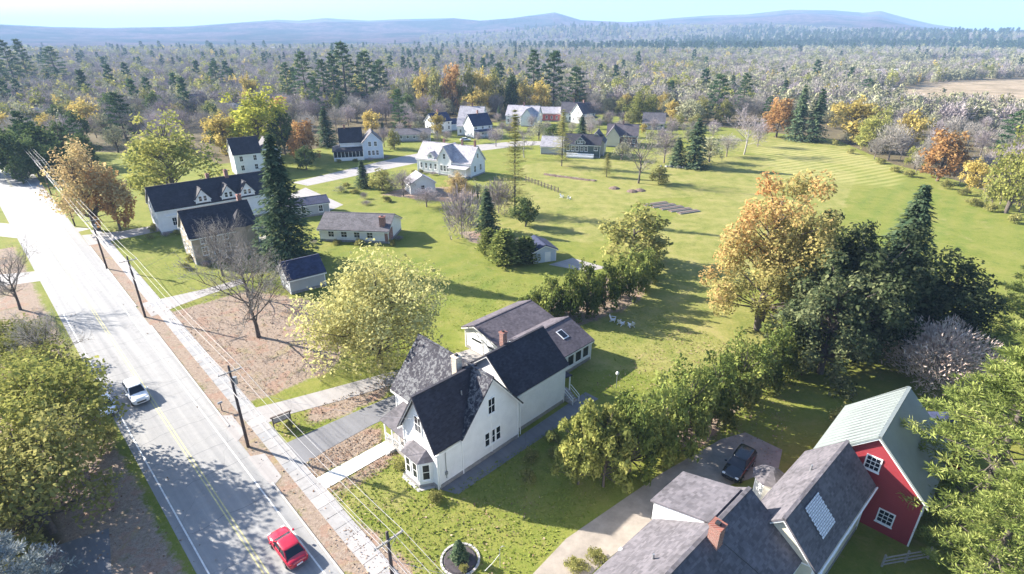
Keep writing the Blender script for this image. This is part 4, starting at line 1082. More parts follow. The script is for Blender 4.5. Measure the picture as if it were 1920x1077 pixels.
def simple(nm, loc, th, label, w, d, ez, rz, wall, roof, ax='x', wing=None, cat='house', g=VG, ch=True, porchroof=None):
    h = house(nm, loc, th, label, cat, g)
    gable(h, 0, w, 0, d, ez, rz, ax, wall, roof)
    if wing: gable(h, *wing[:-2], wing[-2], wing[-1])
    if cat == 'building':
        return h
    n = max(2, int(w / 2.6))
    win_row(h, 'y-', 0, 1.3, w - 1.3, n, 2.0, .8, 1.4)
    if ez > 4.5: win_row(h, 'y-', 0, 1.3, w - 1.3, n, 4.3, .8, 1.3)
    win_row(h, 'x-', 0, d * .25, d * .75, 2, 2.0); win_row(h, 'x-', 0, d * .35, d * .65, 2, min(ez, rz - 2.4) + .2, .7, 1.2)
    if ch: chimney(h, w * .5, d * .5, rz - .7, rz + 1.5, .6)
    if porchroof: porch(h, .3, w - .3, -2.4, -.05, 2.9, 'y-', porchroof, 6, .5, .5)
    return h
simple('long_house', (-50, 234), 8, 'low grey roofed house with white gable and chimney between the village houses', 16, 8, 2.8, 4.6, 'greywall', 'greyroof')
simple('house', (-35, 256), 38, 'small white house with bright blue roof at the wood edge', 9, 8, 5.0, 8.2, 'white', 'blueroof', wing=(9, 14, 1, 7, 3.2, 5.0, 'x', 'bluewall', 'blueroof'))
simple('house', (-26, 276), -15, 'white gabled house with pale green grey roof behind the blue roofed house', 12, 9, 4.2, 9.2, 'white', 'lightroof')
simple('house', (-16.5, 243), 36, 'white house with blue roof and white columned porch', 9.5, 8, 5.2, 9.4, 'white', 'blueroof', porchroof='blueroof')
simple('house', (-24, 250), 0, 'white house wing with flat pale roof beside the columned porch', 9, 7, 4.2, 6.6, 'white', 'lightroof', ch=False)
simple('house', (-3, 284), -18, 'white house with pale grey roof and tall brick chimney at the wood edge', 16, 9, 4.6, 8.8, 'white', 'lightroof', wing=(9, 15, -4, 4, 4.6, 8.2, 'y', 'white', 'lightroof'))
simple('barn', (14, 296), -6, 'long faded red barn between the village houses', 13, 8, 4.0, 6.6, 'redroofwall', 'lightroof', cat='barn', ch=False)
simple('house', (25, 292), -10, 'white house with grey gambrel roof beside the faded red barn', 12, 9, 4.8, 9.4, 'white', 'greyroof')
simple('house', (35, 284), 40, 'white gabled house with dark purple roof and upper porch', 9, 8, 5.2, 9.6, 'white', 'mauveroof', porchroof='darkroof')
v9 = house('large_house', (19, 204), -14, 'dark green house with pale trimmed windows and stepped porch', group=VG)
gable(v9, 0, 13, 0, 9, 4.6, 7.4, 'x', 'greenwall', 'darkroof'); gable(v9, -9, 0, 2, 9, 3.0, 6.0, 'x', 'greywall', 'lightroof'); gable(v9, 8, 14, 4, 12, 4.8, 8.4, 'y', 'cream', 'mauveroof')
win_row(v9, 'y-', 0, 1.5, 8, 5, 3.0, .9, 1.6); window(v9, 'y-', 0, 11.5, 3.2, 1.2, 1.2); 
gable(v9, 4, 7.5, -.1, 4, 5.6, 7.2, 'y', 'greenwall', 'darkroof', z0=4.4, over=.2, rake=.2, found=False, wname='dormer_wall', rname='dormer_roof'); win_row(v9, 'y-', -.1, 5.2, 6.3, 2, 5.4, .7, 1.0)
for k in range(4): MB().box(1, 11, -2.6 + k * .5, -2.12 + k * .5, -.05, .5 + k * .32).build('porch_step', M['trim'] if k % 2 else M['greywall'], v9)
door(v9, 'x-', -9, 5.5, 2.4, 2.3, .05, 'plastic')
simple('house', (38, 226), -12, 'brown house with purple roof and cream gable behind the dark green house', 12, 9, 4.2, 7.8, 'brownwall', 'mauveroof', wing=(0, 5, -3, 5, 4.2, 7.6, 'y', 'cream', 'mauveroof'))
simple('cottage', (62, 270), -12, 'small blue grey cottage with white porch posts among the trees', 10, 8, 3.4, 7.0, 'greywall', 'greyroof', porchroof='greyroof', ch=False)
simple('house', (-250, 296), 20, 'low house with white gable end deep in the woods beside the road', 14, 9, 3.2, 6.2, 'white', 'lightroof', g=None)
simple('house', (-190, 342), 20, 'house with purple roof standing among the woods', 12, 9, 4.6, 8.6, 'white', 'mauveroof', g=None)
simple('house', (-148, 300), 20, 'pale house showing between yellow trees in the woods', 9, 8, 4.4, 7.8, 'greywall', 'lightroof', g=None)
for i, (x, y, w) in enumerate([(380, 640, 22), (420, 648, 14), (470, 665, 16), (330, 700, 14), (600, 760, 24), (205, 640, 12), (255, 690, 10)]):
    simple('farm_building', (x, y), -20 + i * 9, 'white farm building far off beyond the tan marsh', w, 10, 4.5, 7.5, 'white', 'lightroof', cat='building', g='farm buildings beyond the marsh', ch=False)
for i, (x, y, w) in enumerate([(-1180, 1720, 130), (-900, 1760, 60), (-760, 1790, 110), (-560, 1820, 90), (-1500, 1700, 60), (-380, 1800, 60)]):
    simple('warehouse', (x, y), 4 - i * 3, 'long white flat building far off at the valley edge', w, 40, 9, 11, 'white', 'lightroof', cat='building', g='long buildings at the valley edge', ch=False)

# ---- garden shed ------------------------------------------------------------
gs = house('shed', (4.2, 99.0), 20, 'pale blue garden shed with flat dark roof beside the round cedars', 'shed')
gable(gs, 0, 4.6, 0, 5.5, 2.5, 3.5, 'y', 'bluewall', 'blueroof', found=False)
door(gs, 'y-', 0, 2.9, 1.2, 2.0, .05); window(gs, 'x+', 4.6, 2.7, 1.6, .8, .9)

# ------------------------------------------------------------------ cars
def car(name, x, y, heading, paint, label, suv=False, group='cars on and beside the road'):
    e = empty(name, (x, y, .017), heading, label, 'car', group)
    if suv: e.scale = (1.07, 1.07, 1.07)
    zt = .16 if suv else 0
    st = [(2.30, .58, .40, .62), (2.20, .78, .28, .74), (1.90, .87, .22, .82), (1.30, .90, .20, .92), (.60, .91, .20, .98), (-.60, .91, .20, .99), (-1.40, .91, .20, 1.0), (-1.90, .88, .22, .98), (-2.18, .82, .28, .93), (-2.30, .64, .42, .78)]
    n = 18; V = []; Fc = []
    for sx, hw, zb, zu in st:
        zu += zt; zm, hh = (zb + zu) / 2, (zu - zb) / 2
        for k in range(n):
            t = 2 * math.pi * k / n; cs, sn = math.cos(t), math.sin(t)
            V.append((sx, hw * math.copysign(abs(cs) ** .45, cs), zm + hh * math.copysign(abs(sn) ** .5, sn)))
    for i in range(len(st) - 1):
        for k in range(n): Fc.append((i * n + k, i * n + (k + 1) % n, (i + 1) * n + (k + 1) % n, (i + 1) * n + k))
    Fc.append(tuple(range(n))[::-1]); Fc.append(tuple((len(st) - 1) * n + k for k in range(n)))
    MB().raw(V, Fc).build('body', M[paint], e, True)
    zb, zr = .93 + zt, (1.66 if suv else 1.42)
    xb0, xb1, xt0, xt1 = (1.05, -2.12, .35, -1.75) if suv else (1.12, -1.75, .28, -1.05)
    wb, wt = .80, .62
    b4 = [(xb0, wb, zb), (xb1, wb, zb), (xb1, -wb, zb), (xb0, -wb, zb)]; t4 = [(xt0, wt, zr), (xt1, wt, zr), (xt1, -wt, zr), (xt0, -wt, zr)]
    MB().poly([b4[3], b4[0], t4[0], t4[3]]).build('windshield', M['glass'], e)
    MB().poly([b4[1], b4[2], t4[2], t4[1]]).build('rear_window', M['glass'], e)
    MB().poly([b4[0], b4[1], t4[1], t4[0]]).build('side_window', M['glass'], e)
    MB().poly([b4[2], b4[3], t4[3], t4[2]]).build('side_window', M['glass'], e)
    V, Fc = [], []
    rings = [(.06, -.02), (.10, .02), (.04, .055), (-.18, .075)]
    for g, dz in rings:
        for k in range(20):
            t = 2 * math.pi * k / 20; cs, sn = math.cos(t), math.sin(t)
            V.append(((xt0 + xt1) / 2 + ((xt0 - xt1) / 2 + g) * math.copysign(abs(cs) ** .35, cs), (wt + g) * math.copysign(abs(sn) ** .35, sn), zr + dz))
    for i in range(len(rings) - 1):
        for k in range(20): Fc.append((i * 20 + k, i * 20 + (k + 1) % 20, (i + 1) * 20 + (k + 1) % 20, (i + 1) * 20 + k))
    Fc.append(tuple(range(60, 80)))
    MB().raw(V, Fc).build('roof', M[paint], e, True)
    pl = MB()
    for i in range(4): pl.tube([b4[i], t4[i]], .055, 6)
    for s in (1, -1): pl.tube([((xb0 + xb1) / 2 - .05, s * wb, zb), ((xt0 + xt1) / 2, s * wt, zr)], .05, 6)
    pl.build('pillar', M[paint], e)
    for wx in (1.42, -1.38):
        for s in (1, -1):
            c = [(wx + .34 * math.cos(2 * math.pi * k / 18), .34 + .34 * math.sin(2 * math.pi * k / 18)) for k in range(18)]
            a, b_ = sorted((s * .70, s * .925)); w = MB().prism(c, 'y', a, b_).build('wheel', M['tyre'], e)
            c = [(wx + .21 * math.cos(2 * math.pi * k / 12), .34 + .21 * math.sin(2 * math.pi * k / 12)) for k in range(12)]
            a, b_ = sorted((s * .92, s * .94)); MB().prism(c, 'y', a, b_).build('rim', M['alloy'], w)
    for s in (1, -1):
        MB().box(2.12, 2.27, s * .60 - .14, s * .60 + .14, .60 + zt, .74 + zt).build('headlight', M['lamp'], e)
        MB().box(-2.27, -2.14, s * .62 - .15, s * .62 + .15, .70 + zt, .86 + zt).build('tail_light', M['taillamp'], e)
        MB().box(.82, .98, s * 1.0 - .09, s * 1.0 + .09, .98 + zt, 1.12 + zt).build('mirror', M[paint], e)
    MB().box(2.22, 2.335, -.45, .45, .42 + zt * .5, .60 + zt * .5).build('grille', M['plastic'], e)
    MB().box(-2.33, -2.27, -.26, .26, .50, .62).build('number_plate', M['trim'], e)
    return e
def hd(sign): return math.atan2(.70711, -.70711) if sign > 0 else math.atan2(-.70711, .70711)   # up the road / down the road
car('car', *UV(37.2, 10.25)[:2], hd(1), 'redpaint', 'red sedan driving on the road beside the leaf strewn verge')
car('car', *UV(71.6, 7.15)[:2], hd(-1), 'whitepaint', 'white SUV driving along the sunlit road', True)
car('parked_car', *UV(71.4, 3.9)[:2], hd(-1), 'silverpaint', 'silver car parked under the yellow green trees', False)
car('parked_car', *UV(14.4, 46.8)[:2], R(228), 'blackpaint', 'dark blue SUV parked on the dirt drive by the hedge', True)
car('parked_car', -19.5, 236, R(15), 'silverpaint', 'silver car parked before the columned porch', False)

# ------------------------------------------------------------------ utility poles and wires
PG = 'utility poles along the road'
poles = [(24.6, 12.9), (53.0, 13.1), (94.8, 13.7), (122.3, 14.1), (158, 14.9), (196, 15.7), (240, 16.6)]
plabels = ['brown utility pole with crossarm beside the round planting bed', 'brown utility pole beside the wooden sign frame', 'brown utility pole beside the leafless tree yard', 'brown utility pole between the pale driveway and tan tree',
           'brown utility pole far along the road', 'brown utility pole far along the road', 'brown utility pole far along the road']
def P3(u, v, z): return UV(u, v, z)
for (u, v), lb in zip(poles, plabels):
    e = empty('utility_pole', UV(u, v), R(45), lb, 'pole', PG)
    MB().tube([(0, 0, -.3), (0, 0, 5), (0, 0, 10.2)], [.17, .15, .11], 9).build('shaft', M['polewood'], e, True)
    MB().box(-1.15, 1.15, -.17, -.06, 9.45, 9.58).build('crossarm', M['greywood'], e)
    for x in (-1.05, -.45, .45, 1.05): MB().cone((x, -.115), .05, .035, 9.58, 9.74, 6).build('insulator', M['ceramic'], e)
    MB().tube([(-.6, -.14, 9.45), (0, -.15, 8.8), (.6, -.14, 9.45)], .02, 4).build('brace', M['metal'], e)
    if u in (53.0, 122.3): MB().cone((.32, 0), .2, .2, 7.9, 8.7, 10).build('transformer', M['metal'], e)
WG = 'wires strung along the utility poles'
for off, z, rad in ((-1.05, 9.75, .016), (-.45, 9.75, .016), (.45, 9.75, .016), (1.05, 9.75, .016), (.16, 7.7, .022), (-.16, 7.1, .026), (.16, 6.7, .026)):
    mb = MB(); pts = []
    chain = [(-30, 12.2)] + poles
    for (u0, v0), (u1, v1) in zip(chain[:-1], chain[1:]):
        for i in range(10):
            t = i / 10; pts.append(UV(u0 + (u1 - u0) * t, v0 + off + (v1 - v0) * t, z - .55 * 4 * t * (1 - t)))
    mb.tube(pts, rad, 4)
    tag(mb.build('utility_wire', M['wire'], None), 'thin grey wire strung between the utility poles along the road', 'wire', WG)
def drop(a, b, label, sag=.6):
    pts = []
    for i in range(9):
        t = i / 8; p = Vector(a).lerp(Vector(b), t); p.z -= sag * 4 * t * (1 - t); pts.append(p)
    tag(MB().tube(pts, .016, 4).build('service_wire', M['wire']), label, 'wire')
drop(UV(53, 13.1, 7.6), UV(36.4, 23.6, 7.0), 'thin service wire from the pole to the white farmhouse gable')
drop(UV(94.8, 13.7, 7.6), (-60.3, 101, 5.4), 'thin service wire from the pole to the tan house')
drop(UV(24.6, 12.9, 7.6), UV(11, 23, 6.2), 'thin service wire from the pole towards the grey roofed house')

# ------------------------------------------------------------------ small things in the yards
sg = empty('sign_frame', UV(53.6, 17.2), R(38), 'dark wooden sign frame standing on the verge beside the asphalt driveway', 'sign')
for x in (-.95, .95): MB().box(x - .06, x + .06, -.06, .06, -.1, 1.75).build('post', M['wood'], sg)
MB().box(-1.15, 1.15, -.075, .075, 1.62, 1.76).build('top_rail', M['wood'], sg)
MB().box(-.88, .88, -.04, .04, .95, 1.5).build('board', M['greywood'], sg)
MB().box(-.9, .9, -.06, .06, .82, .92).build('lower_rail', M['wood'], sg)

cb = empty('planting_bed', UV(26.2, 20.05), 0, 'round mulched planting bed edged with pale stone on the front lawn', 'planting bed')
MB().cone((0, 0), 1.5, 1.3, -.03, .1, 28).build('mulch', M['mulch'], cb)
for k in range(26):
    t0, t1 = 2 * math.pi * k / 26 + .02, 2 * math.pi * (k + 1) / 26 - .02
    ri, ro = 1.5, 1.68
    c = [(ri * math.cos(t0), ri * math.sin(t0)), (ro * math.cos(t0), ro * math.sin(t0)), (ro * math.cos(t1), ro * math.sin(t1)), (ri * math.cos(t1), ri * math.sin(t1))]
    MB().prism(c, 'z', -.03, .13).build('edging_stone', M['concrete'], cb)
hk = empty('plant_hook', UV(23.3, 21.9), R(30), 'thin grey garden hook post beside the round planting bed', 'post')
MB().tube([(0, 0, -.1), (0, 0, 2.1), (.1, 0, 2.3), (.3, 0, 2.35), (.45, 0, 2.2)], .03, 6).tube([(-1.4, 0, .5), (-.7, 0, .95), (0, 0, 1.6)], .025, 5).build('rod', M['metal'], hk)
lp = empty('lamp_post', (13.0, 57.5, 0), 0, 'garden lamp post with round white globe behind the hedge', 'lamp')
MB().tube([(0, 0, -.1), (0, 0, 2.0)], .05, 8).build('shaft', M['metal'], lp)
sp = MB(); 
for i in range(7): sp.cone((0, 0), .22 * math.sin(math.pi * (i + .02) / 7.04), .22 * math.sin(math.pi * (i + 1.0) / 7.04), 2.22 - .22 * math.cos(math.pi * i / 7), 2.22 - .22 * math.cos(math.pi * (i + 1) / 7), 12)
sp.build('globe', M['trim'], lp, True)

def adirondack(x, y, rz, label):
    e = empty('garden_chair', (x, y, 0), rz, label, 'chair', 'white garden chairs on the back lawn')
    for i in range(5): MB().box(-.3, .3, -.3 + i * .12, -.2 + i * .12, .36 - i * .03, .385 - i * .03).build('seat_slat', M['whitepaintwood'], e)
    for i in range(5): MB().slab([(-.3 + i * .122, .28, .25), (-.19 + i * .122, .28, .25), (-.19 + i * .122, .62, 1.08 - abs(i - 2) * .05), (-.3 + i * .122, .62, 1.08 - abs(i - 2) * .05)], .025).build('back_slat', M['whitepaintwood'], e)
    for s in (-1, 1):
        MB().box(s * .38 - .07, s * .38 + .07, -.36, .45, .58, .61).build('armrest', M['whitepaintwood'], e)
        MB().box(s * .36 - .03, s * .36 + .03, -.32, -.22, 0, .58).build('leg', M['whitepaintwood'], e)
        MB().slab([(s * .36 - .03, .5, .1), (s * .36 + .03, .5, .1), (s * .36 + .03, -.3, .42), (s * .36 - .03, -.3, .42)], .1).build('leg', M['whitepaintwood'], e)
adirondack(16.6, 74.2, 2.2, 'white slatted garden chair on the shaded back lawn by the cedar hedge')
adirondack(18.0, 73.6, 3.4, 'white slatted garden chair on the shaded back lawn by the cedar hedge')
adirondack(15.6, 75.4, 1.2, 'white slatted garden chair on the shaded back lawn by the cedar hedge')
adirondack(13.6, 147.0, 1.0, 'white garden chair on the far lawn beside the dark fence posts')
adirondack(15.4, 145.6, 2.6, 'white garden chair on the far lawn beside the dark fence posts')

GB = 'timber edged beds of the kitchen garden'
for k in range(5):
    e = empty('garden_bed', (37.5 + k * 1.5, 140.6 - k * 1.9, 0), R(24), 'long timber edged garden bed of bare soil on the back field', 'garden bed', GB)
    MB().prism([(-.5, 0), (.5, 0), (.36, .28), (0, .36), (-.36, .28)], 'x', -3.6 + .3 * k, 3.6).build('soil', M['soil'], e)
    for s in (-1, 1): MB().box(-3.7 + .3 * k, 3.7, s * .62 - .07, s * .62 + .07, -.03, .26).build('timber', M['greywood'], e)
rs = random.Random(3)
for k in range(7):
    e = empty('garden_bed', (12.5 + k * 1.75, 173.5 - k * 1.1 + rs.uniform(-.4, .4), 0), R(-32 + rs.uniform(-8, 8)), 'rough heaped bed of dug soil in the vegetable plot', 'garden bed', 'dug beds of the vegetable plot')
    n = 8; V = []
    for i in range(n + 1):
        for j, (w, z) in enumerate(((-.7, 0), (-.4, .3), (0, .42), (.4, .28), (.7, 0))): V.append((-2.6 + 5.2 * i / n, w * rs.uniform(.8, 1.2), z * rs.uniform(.6, 1.2)))
    MB().raw(V, [(i * 5 + j, i * 5 + j + 1, (i + 1) * 5 + j + 1, (i + 1) * 5 + j) for i in range(n) for j in range(4)]).build('soil', M['soil'], e)
    MB().box(-2.7, 2.7, .72, .84, -.02, .22).build('timber', M['greywood'], e)
for k, (x, y) in enumerate([(29.5, 157), (34, 153.5), (36.5, 154.5)]):
    e = empty('soil_mound', (x, y, 0), k, 'low mound of brown garden cuttings on the far lawn', 'soil mound', 'soil mounds on the far lawn')
    MB().cone((0, 0), 1.7, 1.2, -.02, .3, 9).cone((.1, 0), 1.2, .3, .3, .6, 9).build('heap', M['soil'], e)
pf = empty('post_fence', (4.2, 166, 0), math.atan2(-14, 9), 'row of dark fence posts with rails across the far lawn', 'fence')
for k in range(11):
    MB().box(k * 1.62 - .09, k * 1.62 + .09, -.09, .09, -.1, 1.5).build('post', M['polewood'], pf)
MB().box(0, 16.2, -.03, .03, .55, .66).build('rail', M['polewood'], pf); MB().box(0, 16.2, -.03, .03, 1.1, 1.2).build('rail', M['polewood'], pf)
wf = empty('white_fence', (-78, 230, 0), R(-8), 'low white board fence behind the porch house', 'fence')
for k in range(9): MB().box(k * 2.6 - .08, k * 2.6 + .08, -.08, .08, -.1, 1.25).build('post', M['trim'], wf)
for z in (.4, .95): MB().box(0, 20.8, -.125, -.085, z, z + .2).build('rail', M['trim'], wf)
ml = empty('mailbox', UV(61.5, 13.4), R(45), 'grey mailbox on a post beside the pale drive', 'mailbox')
MB().box(-.05, .05, -.05, .05, -.1, 1.05).build('post', M['wood'], ml)
MB().prism([(-.1, 1.05), (.1, 1.05), (.1, 1.2), (.05, 1.27), (-.05, 1.27), (-.1, 1.2)], 'x', -.25, .25).build('box', M['metal'], ml)
# stone pile beside the conifer
for k in range(9):
    r_ = rs.uniform(.5, .9); mb = MB()
    mb.cone((0, 0), r_ * .8, r_, -.05, r_ * .4, 7).cone((0, 0), r_, r_ * .45, r_ * .4, r_ * .85, 7)
    o = mb.build('boulder', M['granite']); o.location = (50 + k * 1.5 + rs.uniform(-.4, .4), 186 - k * .35 + rs.uniform(-.6, .6), 0); o.rotation_euler = (0, 0, k); tag(o, 'grey boulder in the loose row before the dark conifer', 'boulder', 'boulders before the dark conifer')

# ------------------------------------------------------------------ planting, nearest first
ORD = ['first','second','third','fourth','fifth','sixth','seventh','eighth','ninth']
tree('maple_hero', 36.8, 72.7, 23.2, 9.8, 'tall maple with orange and olive leaves above the back lawn', rz=0)
tree('cream_hero', -17.4, 62.3, 15.8, 9.0, 'wide pale yellow leaved tree beside the farmhouse garage drive')
tree('bare_near', -37.0, 70.4, 12.5, 7.0, 'leafless spreading tree standing in brown fallen leaves')
tree('bare_near', -44.5, 84.0, 10.5, 5.0, 'leafless grey tree before the tan house')
tree('bare_near', -53, 93, 9.5, 4.6, 'leafless grey tree close against the tan house front')
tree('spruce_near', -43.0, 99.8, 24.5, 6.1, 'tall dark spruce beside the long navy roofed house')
tree('tan_near', -93.7, 119.2, 19.5, 9.9, 'large tan leaved tree beside the road before the long house')
tree('orange_mid', -88.7, 119.2, 13.8, 4.4, 'small orange brown tree beside the large tan tree')
tree('yg_near', -46.0, 43.6, 12.5, 6.6, 'dense yellow green tree overhanging the road by the silver car')
tree('gold_near', *UV(79, -.6)[:2], 6.8, 5.2, 'yellow gold tree beyond the dense yellow green tree')
tree('yg_near', *UV(91, -2.0)[:2], 6.4, 4.8, 'yellow green tree beside the far driveway')
tree('olive_near', -40.5, 35.5, 11.5, 6.0, 'dull olive tree shading the road opposite the red sedan')
tree('tan_near', -51, 37, 10.5, 6.0, 'brown leaved tree behind the silver blue pine')
tree('bluepine', -36.5, 26.8, 9.5, 5.2, 'silver blue pine at the roadside corner yard')
tree('bare_near', *UV(112, 0.2)[:2], 9, 5.0, 'leafless tree at the mouth of the far driveway')
tree('bare_near', *UV(84, 1.0)[:2], 8, 4.0, 'leafless tree among the yellow green roadside trees')
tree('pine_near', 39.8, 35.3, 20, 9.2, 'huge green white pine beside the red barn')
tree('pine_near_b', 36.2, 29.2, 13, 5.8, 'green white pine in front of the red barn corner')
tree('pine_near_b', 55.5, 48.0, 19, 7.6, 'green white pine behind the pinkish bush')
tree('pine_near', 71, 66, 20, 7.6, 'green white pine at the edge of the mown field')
tree('pinkbush', 53.0, 58.5, 9.0, 7.0, 'pinkish grey dry bush beside the white pine')
tree('dark_near', 40.2, 61.0, 15.5, 7.4, 'dark glossy leaved tree closest to the dirt drive')
tree('dark_near', 48.5, 66.5, 17.5, 8.6, 'dark glossy leaved tree between the maple and the spruce')
tree('dark_near', 57.5, 66.5, 14, 7.4, 'dark glossy leaved tree behind the pinkish bush')
tree('dark_near', 47.0, 74.0, 17, 6.4, 'dark glossy leaved tree behind the orange maple')
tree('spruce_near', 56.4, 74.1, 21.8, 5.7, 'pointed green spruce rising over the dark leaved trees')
tree('shrub', 37.5, 49.5, 3.4, 2.2, 'round gold shrub beside the barn roof')
for i, (x, y, h, r) in enumerate([(6.5, 41.3, 8.5, 2.7), (8.9, 41.0, 9.9, 3.2), (11.9, 42.9, 9.6, 3.5), (15.2, 45.2, 9.6, 3.7), (18.7, 47.8, 9.6, 3.8), (22.5, 50.7, 9.2, 3.9), (26.8, 54.1, 9.0, 4.0), (31.4, 57.8, 8.4, 3.8), (35.3, 61.7, 7.4, 3.5)]):
    tree('hedge_bush' if i > 1 else 'yellow_bush', x, y, h, r, ('bright yellow green bush at the very end of the tall hedge', 'bright yellow green bush next to the dense green hedge bushes')[i] if i < 2 else 'dense green hedge bush, %s from the bright yellow green bushes' % ORD[i - 2], None if i < 2 else 'bushes of the tall hedge along the dirt drive')
for i, (x, y, h, r) in enumerate([(3.4, 78.0, 4.1, 2.9), (6.3, 77.2, 6.7, 3.0), (9.0, 76.5, 8.4, 3.0), (11.8, 77.6, 8.8, 3.0), (14.9, 80.0, 8.2, 3.1), (18.0, 83.0, 7.8, 3.2), (21.4, 86.6, 7.3, 3.3), (24.3, 91.2, 5.9, 3.2)]):
    tree('cedar', x, y, h, r, 'green cedar in the hedge behind the garage, %s from the garage' % ORD[i], 'cedars of the hedge behind the garage')
tree('olive_mid', 23.2, 99.2, 11.3, 6.8, 'round yellowish olive tree at the end of the cedar hedge')
for a in ([-4.7, 104.4, 5.2, 2.2], [-1.5, 99.2, 6.7, 3.1], [2.6, 99.8, 5.1, 2.6]):
    tree('arborvitae', *a, 'rounded green cedar beside the pale blue garden shed', 'rounded cedars beside the garden shed')
tree('spruce_mid', -5.6, 118.5, 9.8, 3.2, 'small dark spruce behind the rounded cedars')
tree('larch_mid', 0.7, 132.5, 24.8, 3.8, 'tall thin tan larch behind the garden shed')
tree('larch_mid', 16.8, 186.9, 18.5, 3.9, 'tall thin tan larch beside the dark green house')
tree('twig_shrub', -10.9, 114.1, 11.9, 4.8, 'large bare twiggy bush on the lawn beside the rounded cedars')
tree('twig_shrub', -3.3, 132.5, 9.3, 4.6, 'bare twiggy bush beneath the thin larch')
tree('green_mid', 3.1, 121.9, 6.9, 3.7, 'low green tree behind the garden shed')
tree('dwarf_spruce', *UV(26.4, 20.1)[:2], 2.1, .75, 'small green spruce in the round planting bed')
tree('shrub', *UV(25.3, 19.6)[:2], .6, .5, 'small grey green shrub in the round planting bed')
tree('shrub', *UV(53.0, 17.6)[:2], .9, .7, 'small yellow green shrub under the sign frame')
for k, (u, v) in enumerate([(30.2, 33), (29.0, 35.2), (28.4, 30.8), (30.6, 37)]):
    tree('shrub', *UV(u, v)[:2], 1.2, 1.0, 'low dark shrub in the shade beside the hedge end', 'low shrubs in the shaded lawn')
for k, (u, v) in enumerate([(16.2, 35.6), (15.2, 38.2), (14.2, 40.6), (12.6, 42.4), (18.8, 26.4), (18.0, 28.2)]):
    tree('shrub', *UV(u, v)[:2], .9, 1.1, 'yellowed low plants along the grey roofed house wall', 'low plants along the grey roofed house')

